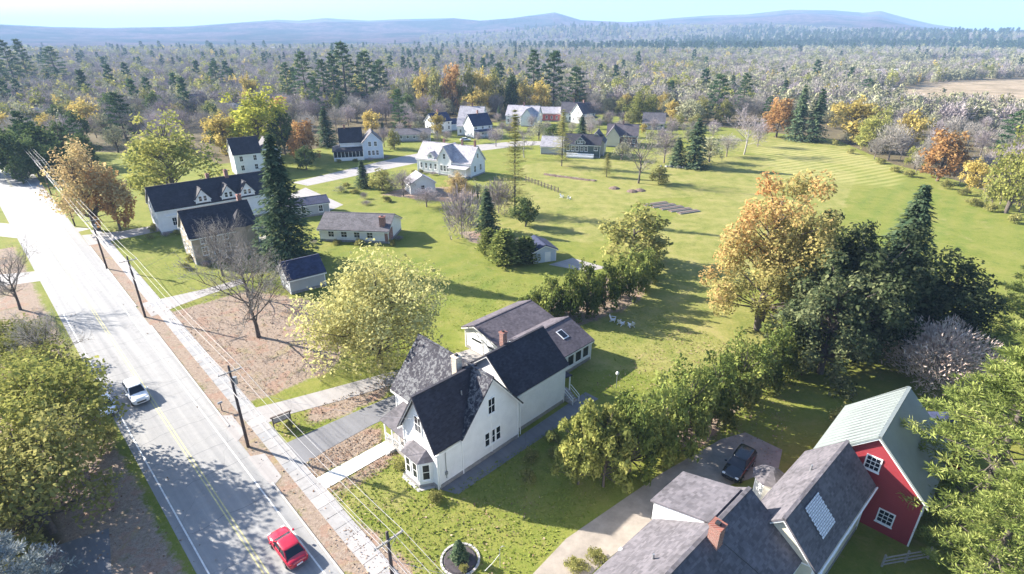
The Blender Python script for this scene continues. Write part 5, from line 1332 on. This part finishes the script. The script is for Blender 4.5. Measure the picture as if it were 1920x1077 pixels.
for k, x0, y0, h, r, lb in [
  ('yg_mid', -90.6, 145.3, 22.4, 13.2, 'broad yellow green tree behind the long navy roofed house'),
  ('green_mid', -153.3, 169.2, 15.2, 6.9, 'dark green tree across the road at the road bend'),
  ('green_mid', -151.6, 178.8, 15.1, 8.1, 'dark green tree behind the large tan tree'),
  ('pine_mid', -157.0, 229.7, 19.8, 8.0, 'pale green pine behind the yellow green tree'),
  ('lime_mid', -92.0, 205.3, 23.6, 12.9, 'bright lime yellow tree behind the tall white house'),
  ('gold_mid', -105.2, 205.3, 15.1, 7.7, 'thin gold tree beside the bright lime yellow tree'),
  ('green_mid', -84.3, 207.3, 15.2, 5.8, 'green tree half behind the bright lime yellow tree'),
  ('orange_mid', -71.9, 193.0, 13.8, 5.3, 'orange tree beside the village lawn'),
  ('green_mid', -67.8, 182.0, 7.5, 4.4, 'small green tree beneath the orange tree'),
  ('spruce_mid', -73.4, 223.7, 15.3, 4.8, 'dark pointed spruce beside the porch house'),
  ('gold_mid', -150.6, 334.7, 20.3, 5.4, 'small gold pine like tree behind the lime yellow tree'),
  ('spruce_mid', 60.8, 185.2, 15.9, 5.4, 'dark pointed conifer behind the row of boulders'),
  ('spruce_mid', 55.6, 186.9, 9.5, 3.7, 'small dark conifer beside the dark pointed conifer'),
  ('larch_mid', 29.5, 171.4, 7.3, 2.3, 'small thin conifer before the dark green house'),
  ('birch_mid', 4.4, 201.3, 13.2, 4.6, 'pale leafless birch on the village lawn'),
  ('birch_mid', 86.3, 207.3, 18.0, 7.3, 'white barked leafless birch at the mown field'),
  ('bare_mid', 37.8, 163.1, 13.4, 5.5, 'leafless dark trunked tree on the far lawn'),
  ('spruce_mid', -43.1, 158.0, 8.0, 2.6, 'small conifer on the lawn before the village street'),
  ('olive_mid', -36.7, 154.3, 6.1, 4.1, 'olive bush on the lawn before the village street'),
  ('sage_mid', -48.2, 153.1, 2.3, 2.3, 'pale low bush on the lawn by the village street'),
  ('mauve_mid', -29.8, 148.6, 7.3, 4.0, 'mauve leafless bush beside the large white house'),
  ('mauve_mid', -22.0, 138.1, 5.3, 4.1, 'mauve leafless bush beside the white garden shed'),
  ('tan_near', -14.8, 146.4, 6.8, 5.4, 'pale tan bush before the large white house'),
  ('sage_mid', -9.5, 147.5, 5.1, 3.6, 'sage coloured bush beside the large white house gable'),
  ('olive_mid', 43.7, 162.4, 5.2, 3.2, 'small olive tree beside the leafless dark trunked tree'),
  ('gold_mid', -33.0, 249.6, 9.7, 3.5, 'small gold tree beside the blue roofed house'),
  ('spruce_mid', 29.5, 239.9, 10.3, 3.4, 'dark conifer against the brown village house'),
  ('green_mid', 16.0, 223.7, 8.2, 4.7, 'green tree between the village houses'),
  ('yg_mid', 65.8, 287.3, 17.0, 9.0, 'rounded yellow olive tree behind the small cottage'),
  ('sage_mid', 89.2, 287.3, 16.2, 9.9, 'pale green tree behind the dark conifer'),
  ('orange_mid', 114.8, 245.4, 15.9, 7.1, 'orange tree at the head of the mown field'),
  ('spruce_mid', 119.1, 237.3, 22.4, 4.6, 'dark spruce at the head of the mown field'),
  ('spruce_mid', 125.0, 234.7, 21.0, 5.2, 'dark spruce beside the gold trees of the field edge'),
  ('pine_mid_b', 104.7, 294.9, 22.7, 8.4, 'dark pine behind the white barked birch'),
  ('pine_mid', 122.5, 307.2, 22.5, 6.8, 'tall dark pine behind the white barked birch'),
  ('gold_mid', 139.2, 232.1, 17.6, 9.7, 'broad gold tree at the corner of the mown field'),
  ('yg_mid', 136.4, 212.5, 16.5, 8.0, 'yellow green tree beside the broad gold tree'),
  ('gold_mid', 146.8, 207.3, 15.6, 5.7, 'narrow gold tree among grey trees at the field edge'),
  ('grey_mid', 133.8, 197.5, 13.7, 5.6, 'grey leafless tree between two gold trees'),
  ('orange_mid', 129.0, 165.8, 14.8, 6.5, 'rounded orange brown tree at the field edge'),
  ('yg_mid', 122.6, 132.5, 21.1, 7.0, 'large yellow green tree at the field edge'),
  ('pine_mid_b', 185.4, 207.3, 16.2, 9.3, 'dark green pine behind the large yellow green tree'),
  ('pine_mid_b', 238.6, 392.8, 14.2, 9.0, 'dark pine rising from the grey woods behind the gold trees'),
  ('pine_mid', 12.9, 347.7, 32.8, 8.7, 'tallest dark pine behind the village houses'),
  ('pine_mid_b', 24.8, 347.7, 32.3, 9.8, 'broad green pine behind the village houses'),
  ('pine_mid_b', 36.6, 334.7, 24.3, 9.5, 'dark blue green pine behind the village houses'),
  ('pine_mid', -215.9, 429.7, 23.4, 8.9, 'lone dark pine in the woods across the road'),
  ]:
    tree(k, x0, y0, h, r, lb)
PN = 'tall pines in the wood behind the porch house'
for x0, y0, h, r in ([-138.6, 361.6, 25.4, 7.2], [-122.9, 347.7, 31.7, 9.8], [-114.5, 355.9, 27.4, 8.4], [-102.9, 361.6, 36.7, 12.7], [-91.6, 367.5, 31.8, 10.3], [-80.8, 361.6, 27.2, 7.5], [-105.6, 347.7, 31.1, 7.9]):
    tree('pine_mid' if TR.random() < .6 else 'pine_mid_b', x0, y0, h, r, '%s green pine in the stand behind the porch house' % ('slender' if r < 5 else 'low broad' if h < 24 else 'very tall broad' if r > 8 else 'tall'), PN)
for x0, y0, h, r in ([-392.6, 464.3, 37.2, 10.8], [-388.7, 473.8, 37.9, 9.3], [-385.1, 499.3, 32.1, 13.0], [-374.3, 429.7, 25.5, 9.7]):
    tree('pine_mid', x0, y0, h, r, 'tall pine rising above the woods across the road', 'tall pines across the road')
for x0, y0, h, r, k in ([-50.5, 329.8, 22.8, 5.4, 'gold_mid'], [-41.7, 325.0, 24.2, 5.9, 'olive_mid'], [-33.0, 322.7, 25.9, 6.5, 'orange_mid'], [-24.4, 320.4, 25.5, 6.7, 'olive_mid'], [-16.6, 325.0, 23.6, 6.2, 'gold_mid'], [-9.2, 329.8, 23.9, 6.6, 'olive_mid'], [-0.6, 322.7, 21.6, 6.2, 'green_mid'], [7.4, 320.4, 18.4, 5.9, 'gold_mid'],
   [-57.4, 325.0, 20.9, 5.9, 'sage_mid'], [16.6, 325.0, 18.1, 6.0, 'gold_mid'], [-62.3, 311.5, 16.4, 5.7, 'olive_mid']):
    tree(k, x0, y0, h, r, {'gold_mid': 'gold autumn tree in the row behind the village', 'olive_mid': 'olive tree in the row behind the village', 'orange_mid': 'orange autumn tree in the row behind the village', 'green_mid': 'green tree in the row behind the village', 'sage_mid': 'pale sage tree in the row behind the village'}[k], 'autumn trees behind the village')
# trees and brush at the field edge
FE = 'trees along the edge of the mown field'
rs = random.Random(21)
for x0, y0 in [(132.8, 227.2), (128.9, 207.3), (128.2, 193.0), (126.5, 178.8), (126.7, 171.4), (127.1, 158.0), (125.5, 149.7), (122.5, 140.1), (120.6, 132.5), (119.8, 126.0)]:
    for j in range(2):
        k = rs.choice(['grey_mid', 'sage_mid', 'mauve_mid', 'gold_mid', 'grey_mid', 'yg_mid'])
        tree(k, x0 + rs.uniform(0, 9) + j * 6, y0 + rs.uniform(-2, 6) + j * 5, rs.uniform(6, 11), rs.uniform(2.4, 3.8), {'grey_mid': 'grey leafless tree along the edge of the mown field', 'sage_mid': 'pale sage tree along the edge of the mown field', 'mauve_mid': 'mauve leafless tree along the edge of the mown field', 'gold_mid': 'gold tree along the edge of the mown field', 'yg_mid': 'yellow green tree along the edge of the mown field'}[k], FE)
    tree('shrub', x0 - 1.5 + rs.uniform(-1, 1), y0 + rs.uniform(-2, 2), rs.uniform(1.6, 3), rs.uniform(1.5, 2.6), 'low yellowing brush along the edge of the mown field', FE)
# bare trees about the village gardens
for x0, y0, h, r in ([52.7, 192.1, 11.9, 5.5], [69.0, 193.9, 11.9, 5.7], [78.3, 203.3, 8.4, 4.8], [38.9, 197.5, 8.3, 4.7], [40.8, 291.0, 11.6, 5.4], [-6.4, 223.7, 8.2, 4.2], [11.4, 239.9, 10.3, 4.5], [97.9, 223.7, 10.3, 4.2], [-68.6, 281.8, 11.3, 5.9], [-52.8, 281.8, 10.1, 5.9], [-78.9, 291.0, 11.6, 6.7]):
    k = rs.choice(['grey_mid', 'mauve_mid', 'sage_mid'])
    tree(k, x0, y0, h, r, {'grey_mid': 'grey leafless tree in the village gardens', 'mauve_mid': 'mauve leafless tree in the village gardens', 'sage_mid': 'pale sage tree in the village gardens'}[k], 'garden trees of the village')

# shrubs against the house walls and under the roadside trees
for where, spots in (('against the long navy roofed house', [(-78.5, 113.5), (-76, 115), (-74, 116.3), (-70, 120), (-80.5, 118), (-82, 121)]), ('against the tan house', [(-61.5, 96.5), (-58, 97.2), (-55, 99.5), (-63, 100.5), (-50, 101)]),
                     ('against the low grey roofed house', [(-42, 110.5), (-37, 110), (-32, 109.4), (-25, 109), (-24.5, 113)]), ('against the large white house', [(-29, 175.8), (-25, 173.8), (-15, 167), (-11, 167.5), (-32, 178)]),
                     ('against the porch house', [(-60, 193), (-55, 194.5), (-50, 196), (-45, 199.5)]), ('against the farmhouse', [UV(33.0, 22.6)[:2], UV(38.9, 22.8)[:2]]),
                     ('under the roadside trees', [(-42, 40), (-44, 37), (-41, 33), (-47, 39), (-50, 41), (-43.5, 46.5), (-49, 50), (-38, 31), (-52, 53), (-46, 34)]), ('on the lawn before the village street', [(-40, 146), (-44, 152), (-38, 140), (-33, 143), (-48, 158)])):
    for k, (x, y) in enumerate(spots):
        z_ = 2.2 if 'road' in where and 'under' in where else 1.5 if 'lawn' in where else 1.15
        tree(rs.choice(['shrub', 'shrub', 'twig_shrub']), x, y, z_ * rs.uniform(.7, 1.3), z_ * rs.uniform(.8, 1.2), 'low garden shrub ' + where, 'shrubs ' + where)

# ------------------------------------------------------------------ woods: single trees where they can be told apart
LMARK = [(-60, 205, 'the porch house'), (-243, 300, 'the low white gabled house'), (-184, 346, 'the purple roofed house'), (-144, 304, 'the pale house'), (-98, 160, 'the broad yellow tree'), (-102, 230, 'the lime yellow tree'),
         (-80, 178, 'the tall white house'), (-42, 238, 'the low grey house'), (-29, 262, 'the blue roofed house'), (-12, 249, 'the columned porch'), (6, 286, 'the tall chimney'), (20, 299, 'the red barn'), (36, 290, 'the upper porch'),
         (26, 210, 'the dark green house'), (44, 231, 'the brown house'), (67, 274, 'the blue grey cottage'), (113, 252, 'the orange tree'), (135, 235, 'the broad gold tree'), (133, 175, 'the rounded orange tree'), (128, 135, 'the large yellow tree'),
         (100, 232, 'the white birch'), (-170, 190, 'the road bend'), (-110, 300, 'the tall pines'), (-50, 330, 'the autumn row'), (190, 200, 'the thicket'), (215, 245, 'the marsh')]
def wood(poly, step, kinds, where, group, seed, hr=(8, 13), avoid=(), limit=999):
    rs = random.Random(seed); xs = [p[0] for p in poly]; ys = [p[1] for p in poly]; n = 0
    yy = min(ys)
    while yy < max(ys):
        xx = min(xs)
        while xx < max(xs):
            x, y = xx + rs.uniform(-.4, .4) * step, yy + rs.uniform(-.4, .4) * step
            if in_poly(np.array([x]), np.array([y]), poly)[0] and all(math.hypot(x - a, y - b_) > c for a, b_, c in avoid) and n < limit:
                k = rs.choices([q[0] for q in kinds], [q[1] for q in kinds])[0]; h = rs.uniform(*hr) * (1.5 if 'pine' in k else 1)
                t_ = (h / (1.5 if 'pine' in k else 1) - hr[0]) / (hr[1] - hr[0]); sz = 'low' if t_ < .33 else 'tall' if t_ > .67 else 'mid height'
                lm = min(LMARK, key=lambda q: math.hypot(x - q[0], y - q[1]))[2]; w_ = WHAT[k].replace('tall ', '')
                tree(k, x, y, h, h * rs.uniform(.36, .5) * (.6 if 'pine' in k or 'spruce' in k else 1), '%s %s %s near %s' % (sz, w_, where, lm), group); n += 1
            xx += step
        yy += step
WHAT = {'grey_mid': 'grey leafless tree', 'mauve_mid': 'mauve leafless tree', 'sage_mid': 'pale sage green tree', 'olive_mid': 'olive green tree', 'gold_mid': 'gold leaved tree', 'green_mid': 'dark green leafy tree', 'orange_mid': 'orange leaved tree', 'pine_mid': 'tall pine', 'pine_mid_b': 'broad pine', 'spruce_mid': 'pointed spruce', 'yg_mid': 'yellow green tree'}
MIX = [('grey_mid', 5), ('mauve_mid', 4), ('sage_mid', 3), ('olive_mid', 2.5), ('gold_mid', 1), ('green_mid', 2), ('pine_mid_b', .7), ('orange_mid', .4), ('yg_mid', 1.2)]
wood([(-205, 208), (-118, 206), (-100, 200), (-92, 240), (-60, 248), (-30, 290), (-10, 318), (-120, 318), (-285, 318)], 14.5, MIX, 'in the roadside woods', 'trees of the woods across the road', 31, hr=(9, 15), avoid=((-243, 300, 16), (-184, 346, 14), (-144, 304, 12)))
wood([(-185, 165), (-140, 160), (-128, 178), (-150, 205), (-205, 205)], 11, [('green_mid', 5), ('mauve_mid', 2), ('pine_mid_b', 1)], 'across the road', 'trees beside the road bend', 32)
wood([(-60, 300), (60, 318), (115, 270), (150, 262), (165, 290), (120, 340), (-60, 345)], 13, [('grey_mid', 4), ('sage_mid', 4), ('olive_mid', 2), ('gold_mid', 1.5), ('pine_mid_b', 1.2), ('green_mid', 1), ('mauve_mid', 2)], 'in the village wood', 'trees of the wood behind the village', 33, hr=(9, 14))
wood([(140, 250), (141, 165), (150, 130), (215, 150), (255, 250), (180, 275)], 14, [('grey_mid', 5), ('mauve_mid', 3), ('sage_mid', 4), ('gold_mid', .6), ('olive_mid', 1)], 'in the grey field woods', 'trees of the grey woods beyond the field', 34, hr=(7, 11))

HC = ((-50, 202, 15), (-20, 177, 16), (-42, 238, 13), (-29, 260, 12), (-20, 280, 12), (-13, 249, 12), (-20, 254, 10), (6, 284, 13), (20, 299, 11), (31, 296, 12), (37, 290, 11), (24, 210, 16), (44, 230, 13), (67, 273, 10), (-34, 200, 7), (-20, 214, 8), (0, 229, 8), (18, 232, 8), (-29, 212, 7), (-10, 222, 7))
wood([(-48, 214), (-10, 216), (58, 214), (86, 240), (92, 268), (60, 300), (-45, 300), (-60, 250)], 10.5, [('grey_mid', 4), ('mauve_mid', 4), ('sage_mid', 3), ('olive_mid', 2), ('spruce_mid', .6), ('gold_mid', .6)], 'among the houses', 'small trees between the village houses', 36, hr=(4, 8.5), avoid=HC)
# ------------------------------------------------------------------ the far forest: one mass
far = {}
def far_proto(key, fn, *a, **k):
    tm, cm, h, r = fn('far_' + key, *a, **k)
    o = bpy.data.objects.new('far_' + key, cm); far[key] = o
fc = bpy.data.collections.new('far_tree_shapes')
far_proto('a_grey', wispy, 81, 11, 5.5, 560, 'grey', ln=1.7, wd=.28, zbot=.05, K=2)
far_proto('b_mauve', wispy, 82, 11, 5.5, 560, 'mauve', ln=1.7, wd=.28, zbot=.05, K=2)
far_proto('c_sage', decid, 83, 11, 5.5, 620, .95, 'sage', zbot=.02, K=22)
far_proto('d_olive', decid, 84, 11, 5.2, 560, 1.0, 'olive', zbot=.02, K=22)
far_proto('e_pine', pine, 85, 18, 5, 'farpine', 26, 3, 7, 1.3, (1.9, .75), .05)
far_proto('f_spruce', conifer, 86, 16, 4, 'spruce', 14, 6, (2.0, .9), 4, .02)
far_proto('g_gold', decid, 87, 11, 5, 500, 1.0, 'gold', zbot=.02, K=22)
far_proto('h_yg', decid, 88, 12, 5.4, 560, 1.0, 'yg', zbot=.02, K=22)
for k in sorted(far): fc.objects.link(far[k])
rng = np.random.default_rng(8)
pts = []
def scatter(r0, r1, step):
    n = int((r1 ** 2 - r0 ** 2) * .9 / step ** 2)
    rr = np.sqrt(rng.uniform(r0 ** 2, r1 ** 2, n)); az = rng.uniform(-.84, .88, n)
    pts.append(np.stack([rr * np.sin(az), rr * np.cos(az), np.full(n, step)], 1))
scatter(300, 620, 7.5); scatter(620, 1200, 10.5); scatter(1200, 2300, 15); scatter(2300, 3400, 24)
fp = np.concatenate(pts)
def blocked(x, y):
    b_ = in_poly(x, y, [(-205, 190), (-205, 318), (-285, 318), (-120, 318), (-60, 345), (120, 340), (165, 290), (185, 275), (258, 255), (215, 150), (150, 120), (60, 100), (-100, 100)])
    for p in ([(250, 330), (300, 290), (520, 430), (800, 640), (640, 660), (420, 570), (300, 480), (235, 390)], [(130, 820), (330, 840), (420, 930), (180, 930)], [(560, 830), (900, 980), (900, 1150), (560, 950)]): b_ |= in_poly(x, y, p)
    v = (x + y) * .70711; u = (y - x) * .70711
    b_ |= (v > 2) & (v < 20) & (u < 420)
    for hx, hy, hr in ((-243, 300, 16), (-184, 346, 14), (-144, 304, 12), (391, 645, 20), (428, 652, 16), (478, 668, 18), (337, 705, 16), (612, 765, 24), (210, 644, 14), (260, 694, 14)): b_ |= np.hypot(x - hx, y - hy) < hr
    b_ |= (np.hypot(x, y) > 2250) & (np.arctan2(x, y) < -.15)
    b_ |= (y > 1660) & (y < 1800) & (x < -250) & (x > -1600)
    return b_
fp = fp[~blocked(fp[:, 0], fp[:, 1])]
dist = np.hypot(fp[:, 0], fp[:, 1])
nz = fbm2(fp[:, 0] / 90, fp[:, 1] / 90, 12, 4); nz2 = fbm2(fp[:, 0] / 240, fp[:, 1] / 240, 13, 3)
right = np.clip((np.arctan2(fp[:, 0], fp[:, 1]) + .1) / .5, 0, 1)
pe = np.clip(.02 + .10 * (nz2 > .9) + .06 * (nz > 1.), 0, 1) * (1 - .7 * right * (dist < 1300)) + .45 * ((dist > 1500) & (nz2 > -.2)) * right
rnd = rng.uniform(0, 1, len(fp)); r2 = rng.uniform(0, 1, len(fp))
pick = np.where(rnd < pe, np.where(r2 < .6, 4, 5), np.where(r2 < .36 - .08 * right, 0, np.where(r2 < .64 - .22 * right, 1, np.where(r2 < .86 + .08 * right, 2, np.where(r2 < .96, 3, np.where(r2 < .972, 6, 7))))))
cell = np.where(dist > 2300, 1.5, np.where(dist > 1200, 1.35, 1.0))
# height of the ground under each tree
iz = np.zeros(len(fp)); fm_ = dist > 1500
ai = np.clip((np.arctan2(fp[:, 0], fp[:, 1]) - AZ[0]) / (AZ[1] - AZ[0]), 0, naz - 1).astype(int); ri = np.clip(np.searchsorted(RR, dist), 0, nr - 1)
iz[fm_] = np.maximum(hgt[ri[fm_], ai[fm_]] - 2, 0)
co = np.stack([fp[:, 0], fp[:, 1], iz], 1)
pm = bpy.data.meshes.new('forest'); pm.vertices.add(len(co)); pm.vertices.foreach_set('co', co.astype(np.float32).ravel())
a = pm.attributes.new('pick', 'INT', 'POINT'); a.data.foreach_set('value', pick.astype(np.int32))
a = pm.attributes.new('size', 'FLOAT', 'POINT'); a.data.foreach_set('value', (rng.uniform(.75, 1.25, len(fp)) * cell).astype(np.float32))
a = pm.attributes.new('turn', 'FLOAT', 'POINT'); a.data.foreach_set('value', rng.uniform(0, 6.28, len(fp)).astype(np.float32))
forest = tag(link('forest', pm), 'grey brown autumn forest with dark pines spreading across the valley', 'forest', kind='stuff')
ng = bpy.data.node_groups.new('forest_scatter', 'GeometryNodeTree')
ng.interface.new_socket('Geometry', in_out='INPUT', socket_type='NodeSocketGeometry'); ng.interface.new_socket('Geometry', in_out='OUTPUT', socket_type='NodeSocketGeometry')
gi = ng.nodes.new('NodeGroupInput'); go = ng.nodes.new('NodeGroupOutput')
ci = ng.nodes.new('GeometryNodeCollectionInfo'); ci.inputs[0].default_value = fc; ci.inputs['Separate Children'].default_value = True; ci.inputs['Reset Children'].default_value = True
iop = ng.nodes.new('GeometryNodeInstanceOnPoints'); iop.inputs['Pick Instance'].default_value = True
def named(nm, ty):
    n = ng.nodes.new('GeometryNodeInputNamedAttribute'); n.data_type = ty; n.inputs[0].default_value = nm; return n.outputs[0]
cx = ng.nodes.new('ShaderNodeCombineXYZ'); ng.links.new(named('turn', 'FLOAT'), cx.inputs[2])
er = ng.nodes.new('FunctionNodeEulerToRotation'); ng.links.new(cx.outputs[0], er.inputs[0])
ng.links.new(gi.outputs[0], iop.inputs['Points']); ng.links.new(ci.outputs[0], iop.inputs['Instance']); ng.links.new(named('pick', 'INT'), iop.inputs['Instance Index'])
ng.links.new(er.outputs[0], iop.inputs['Rotation']); ng.links.new(named('size', 'FLOAT'), iop.inputs['Scale']); ng.links.new(iop.outputs[0], go.inputs[0])
md = forest.modifiers.new('scatter', 'NODES'); md.node_group = ng

# ------------------------------------------------------------------ fallen leaves and tufts
rng = np.random.default_rng(14)
def sprinkle(polys, n):
    out = []
    for p, k in zip(polys, n):
        xs, ys = [q[0] for q in p], [q[1] for q in p]
        x = rng.uniform(min(xs), max(xs), k * 3); y = rng.uniform(min(ys), max(ys), k * 3); ok = in_poly(x, y, p)
        out.append(np.stack([x[ok][:k], y[ok][:k], rng.uniform(.075, .12, min(k, ok.sum()))], 1))
    return np.concatenate(out)
lp_ = sprinkle([P2([(10, 12.3), (130, 14), (130, 16), (10, 14)]), P2([(60, 16), (96, 16.4), (94, 32), (80, 38), (62, 34)]), P2([(43.5, 16), (46.5, 16), (46.5, 25), (43.5, 24)]), P2([(39, 16), (41.5, 16), (41.5, 24), (40, 24)]),
   P2([(51, 16.5), (55, 16.5), (53, 34), (50.6, 34)]), P2([(20, -8), (100, -8), (100, 3.6), (20, 3.6)]), P2([(22, 16), (40, 16), (34, 22), (26, 30), (22, 26)]), P2([(12, 50), (34, 47), (34, 70), (16, 70)]), P2([(10, 13), (36, 13), (36, 16.5), (10, 16.5)]), P2([(10, 10.9), (120, 12.2), (120, 13), (10, 11.9)]), P2([(10, 13.6), (130, 16.2), (130, 18.2), (10, 15.6)]), P2([(20, 3.4), (110, 3.6), (110, 6.2), (20, 5.4)]), P2([(60, 32), (96, 30), (100, 46), (60, 46)])],
   [3800, 6000, 900, 600, 1200, 4000, 500, 2500, 1200, 900, 900, 900, 1200])
nrm = unit(rng.normal(scale=.45, size=lp_.shape) + np.array([0, 0, 1.])); aa, bb2 = leaf_axes(rng, nrm, .15, .10)
lm_ = leaf_mesh('fallen_leaves', lp_, aa, bb2, rng.uniform(0, 1, len(lp_)), leafmat('fallen_leaf', [(0, (.09, .055, .038)), (.4, (.17, .11, .075)), (.7, (.23, .165, .115)), (1, (.28, .23, .17))], .1))
tag(link('fallen_leaves', lm_), 'brown fallen leaves strewn over the verge and yards', 'leaves', kind='stuff')
gp_ = sprinkle([P2([(20, 16.5), (39, 16.5), (41, 23), (33, 24), (31.6, 44), (22, 44), (21.4, 24)]), P2([(22, 45), (44, 46), (70, 45), (74, 60), (40, 74), (26, 70)]), P2([(51, 36), (62, 40), (58, 30), (54, 30)])], [5000, 4000, 1000])
nrm = unit(rng.normal(scale=1, size=gp_.shape) * np.array([1, 1, .25])); nrm = unit(rng.normal(scale=.5, size=gp_.shape) + np.array([0, 0, 1.])); ga, gb = leaf_axes(rng, nrm, .22, .10)
gt = leaf_mesh('grass', gp_ * np.array([1, 1, .6]), ga, gb, rng.uniform(0, 1, len(gp_)), leafmat('grass_tuft', [(0, (.07, .10, .015)), (.5, (.115, .145, .026)), (1, (.17, .175, .045))], .3))
tag(link('grass', gt), 'short green grass tufts on the lawns about the farmhouse', 'grass', kind='stuff')

# ------------------------------------------------------------------ haze over the valley
m = bpy.data.materials.new('haze'); m.use_nodes = True; nt = m.node_tree
nt.nodes.remove(nt.nodes['Principled BSDF'])
pv = nt.nodes.new('ShaderNodeVolumePrincipled'); pv.inputs['Color'].default_value = (.42, .64, 1, 1); pv.inputs['Density'].default_value = 1.6e-4; pv.inputs['Anisotropy'].default_value = 0.0
nt.links.new(pv.outputs[0], nt.nodes['Material Output'].inputs['Volume'])
tag(MB().box(-15500, 15500, -3500, 15800, -4, 480).build('haze', m), 'thin blue haze over the valley', 'haze', kind='stuff')
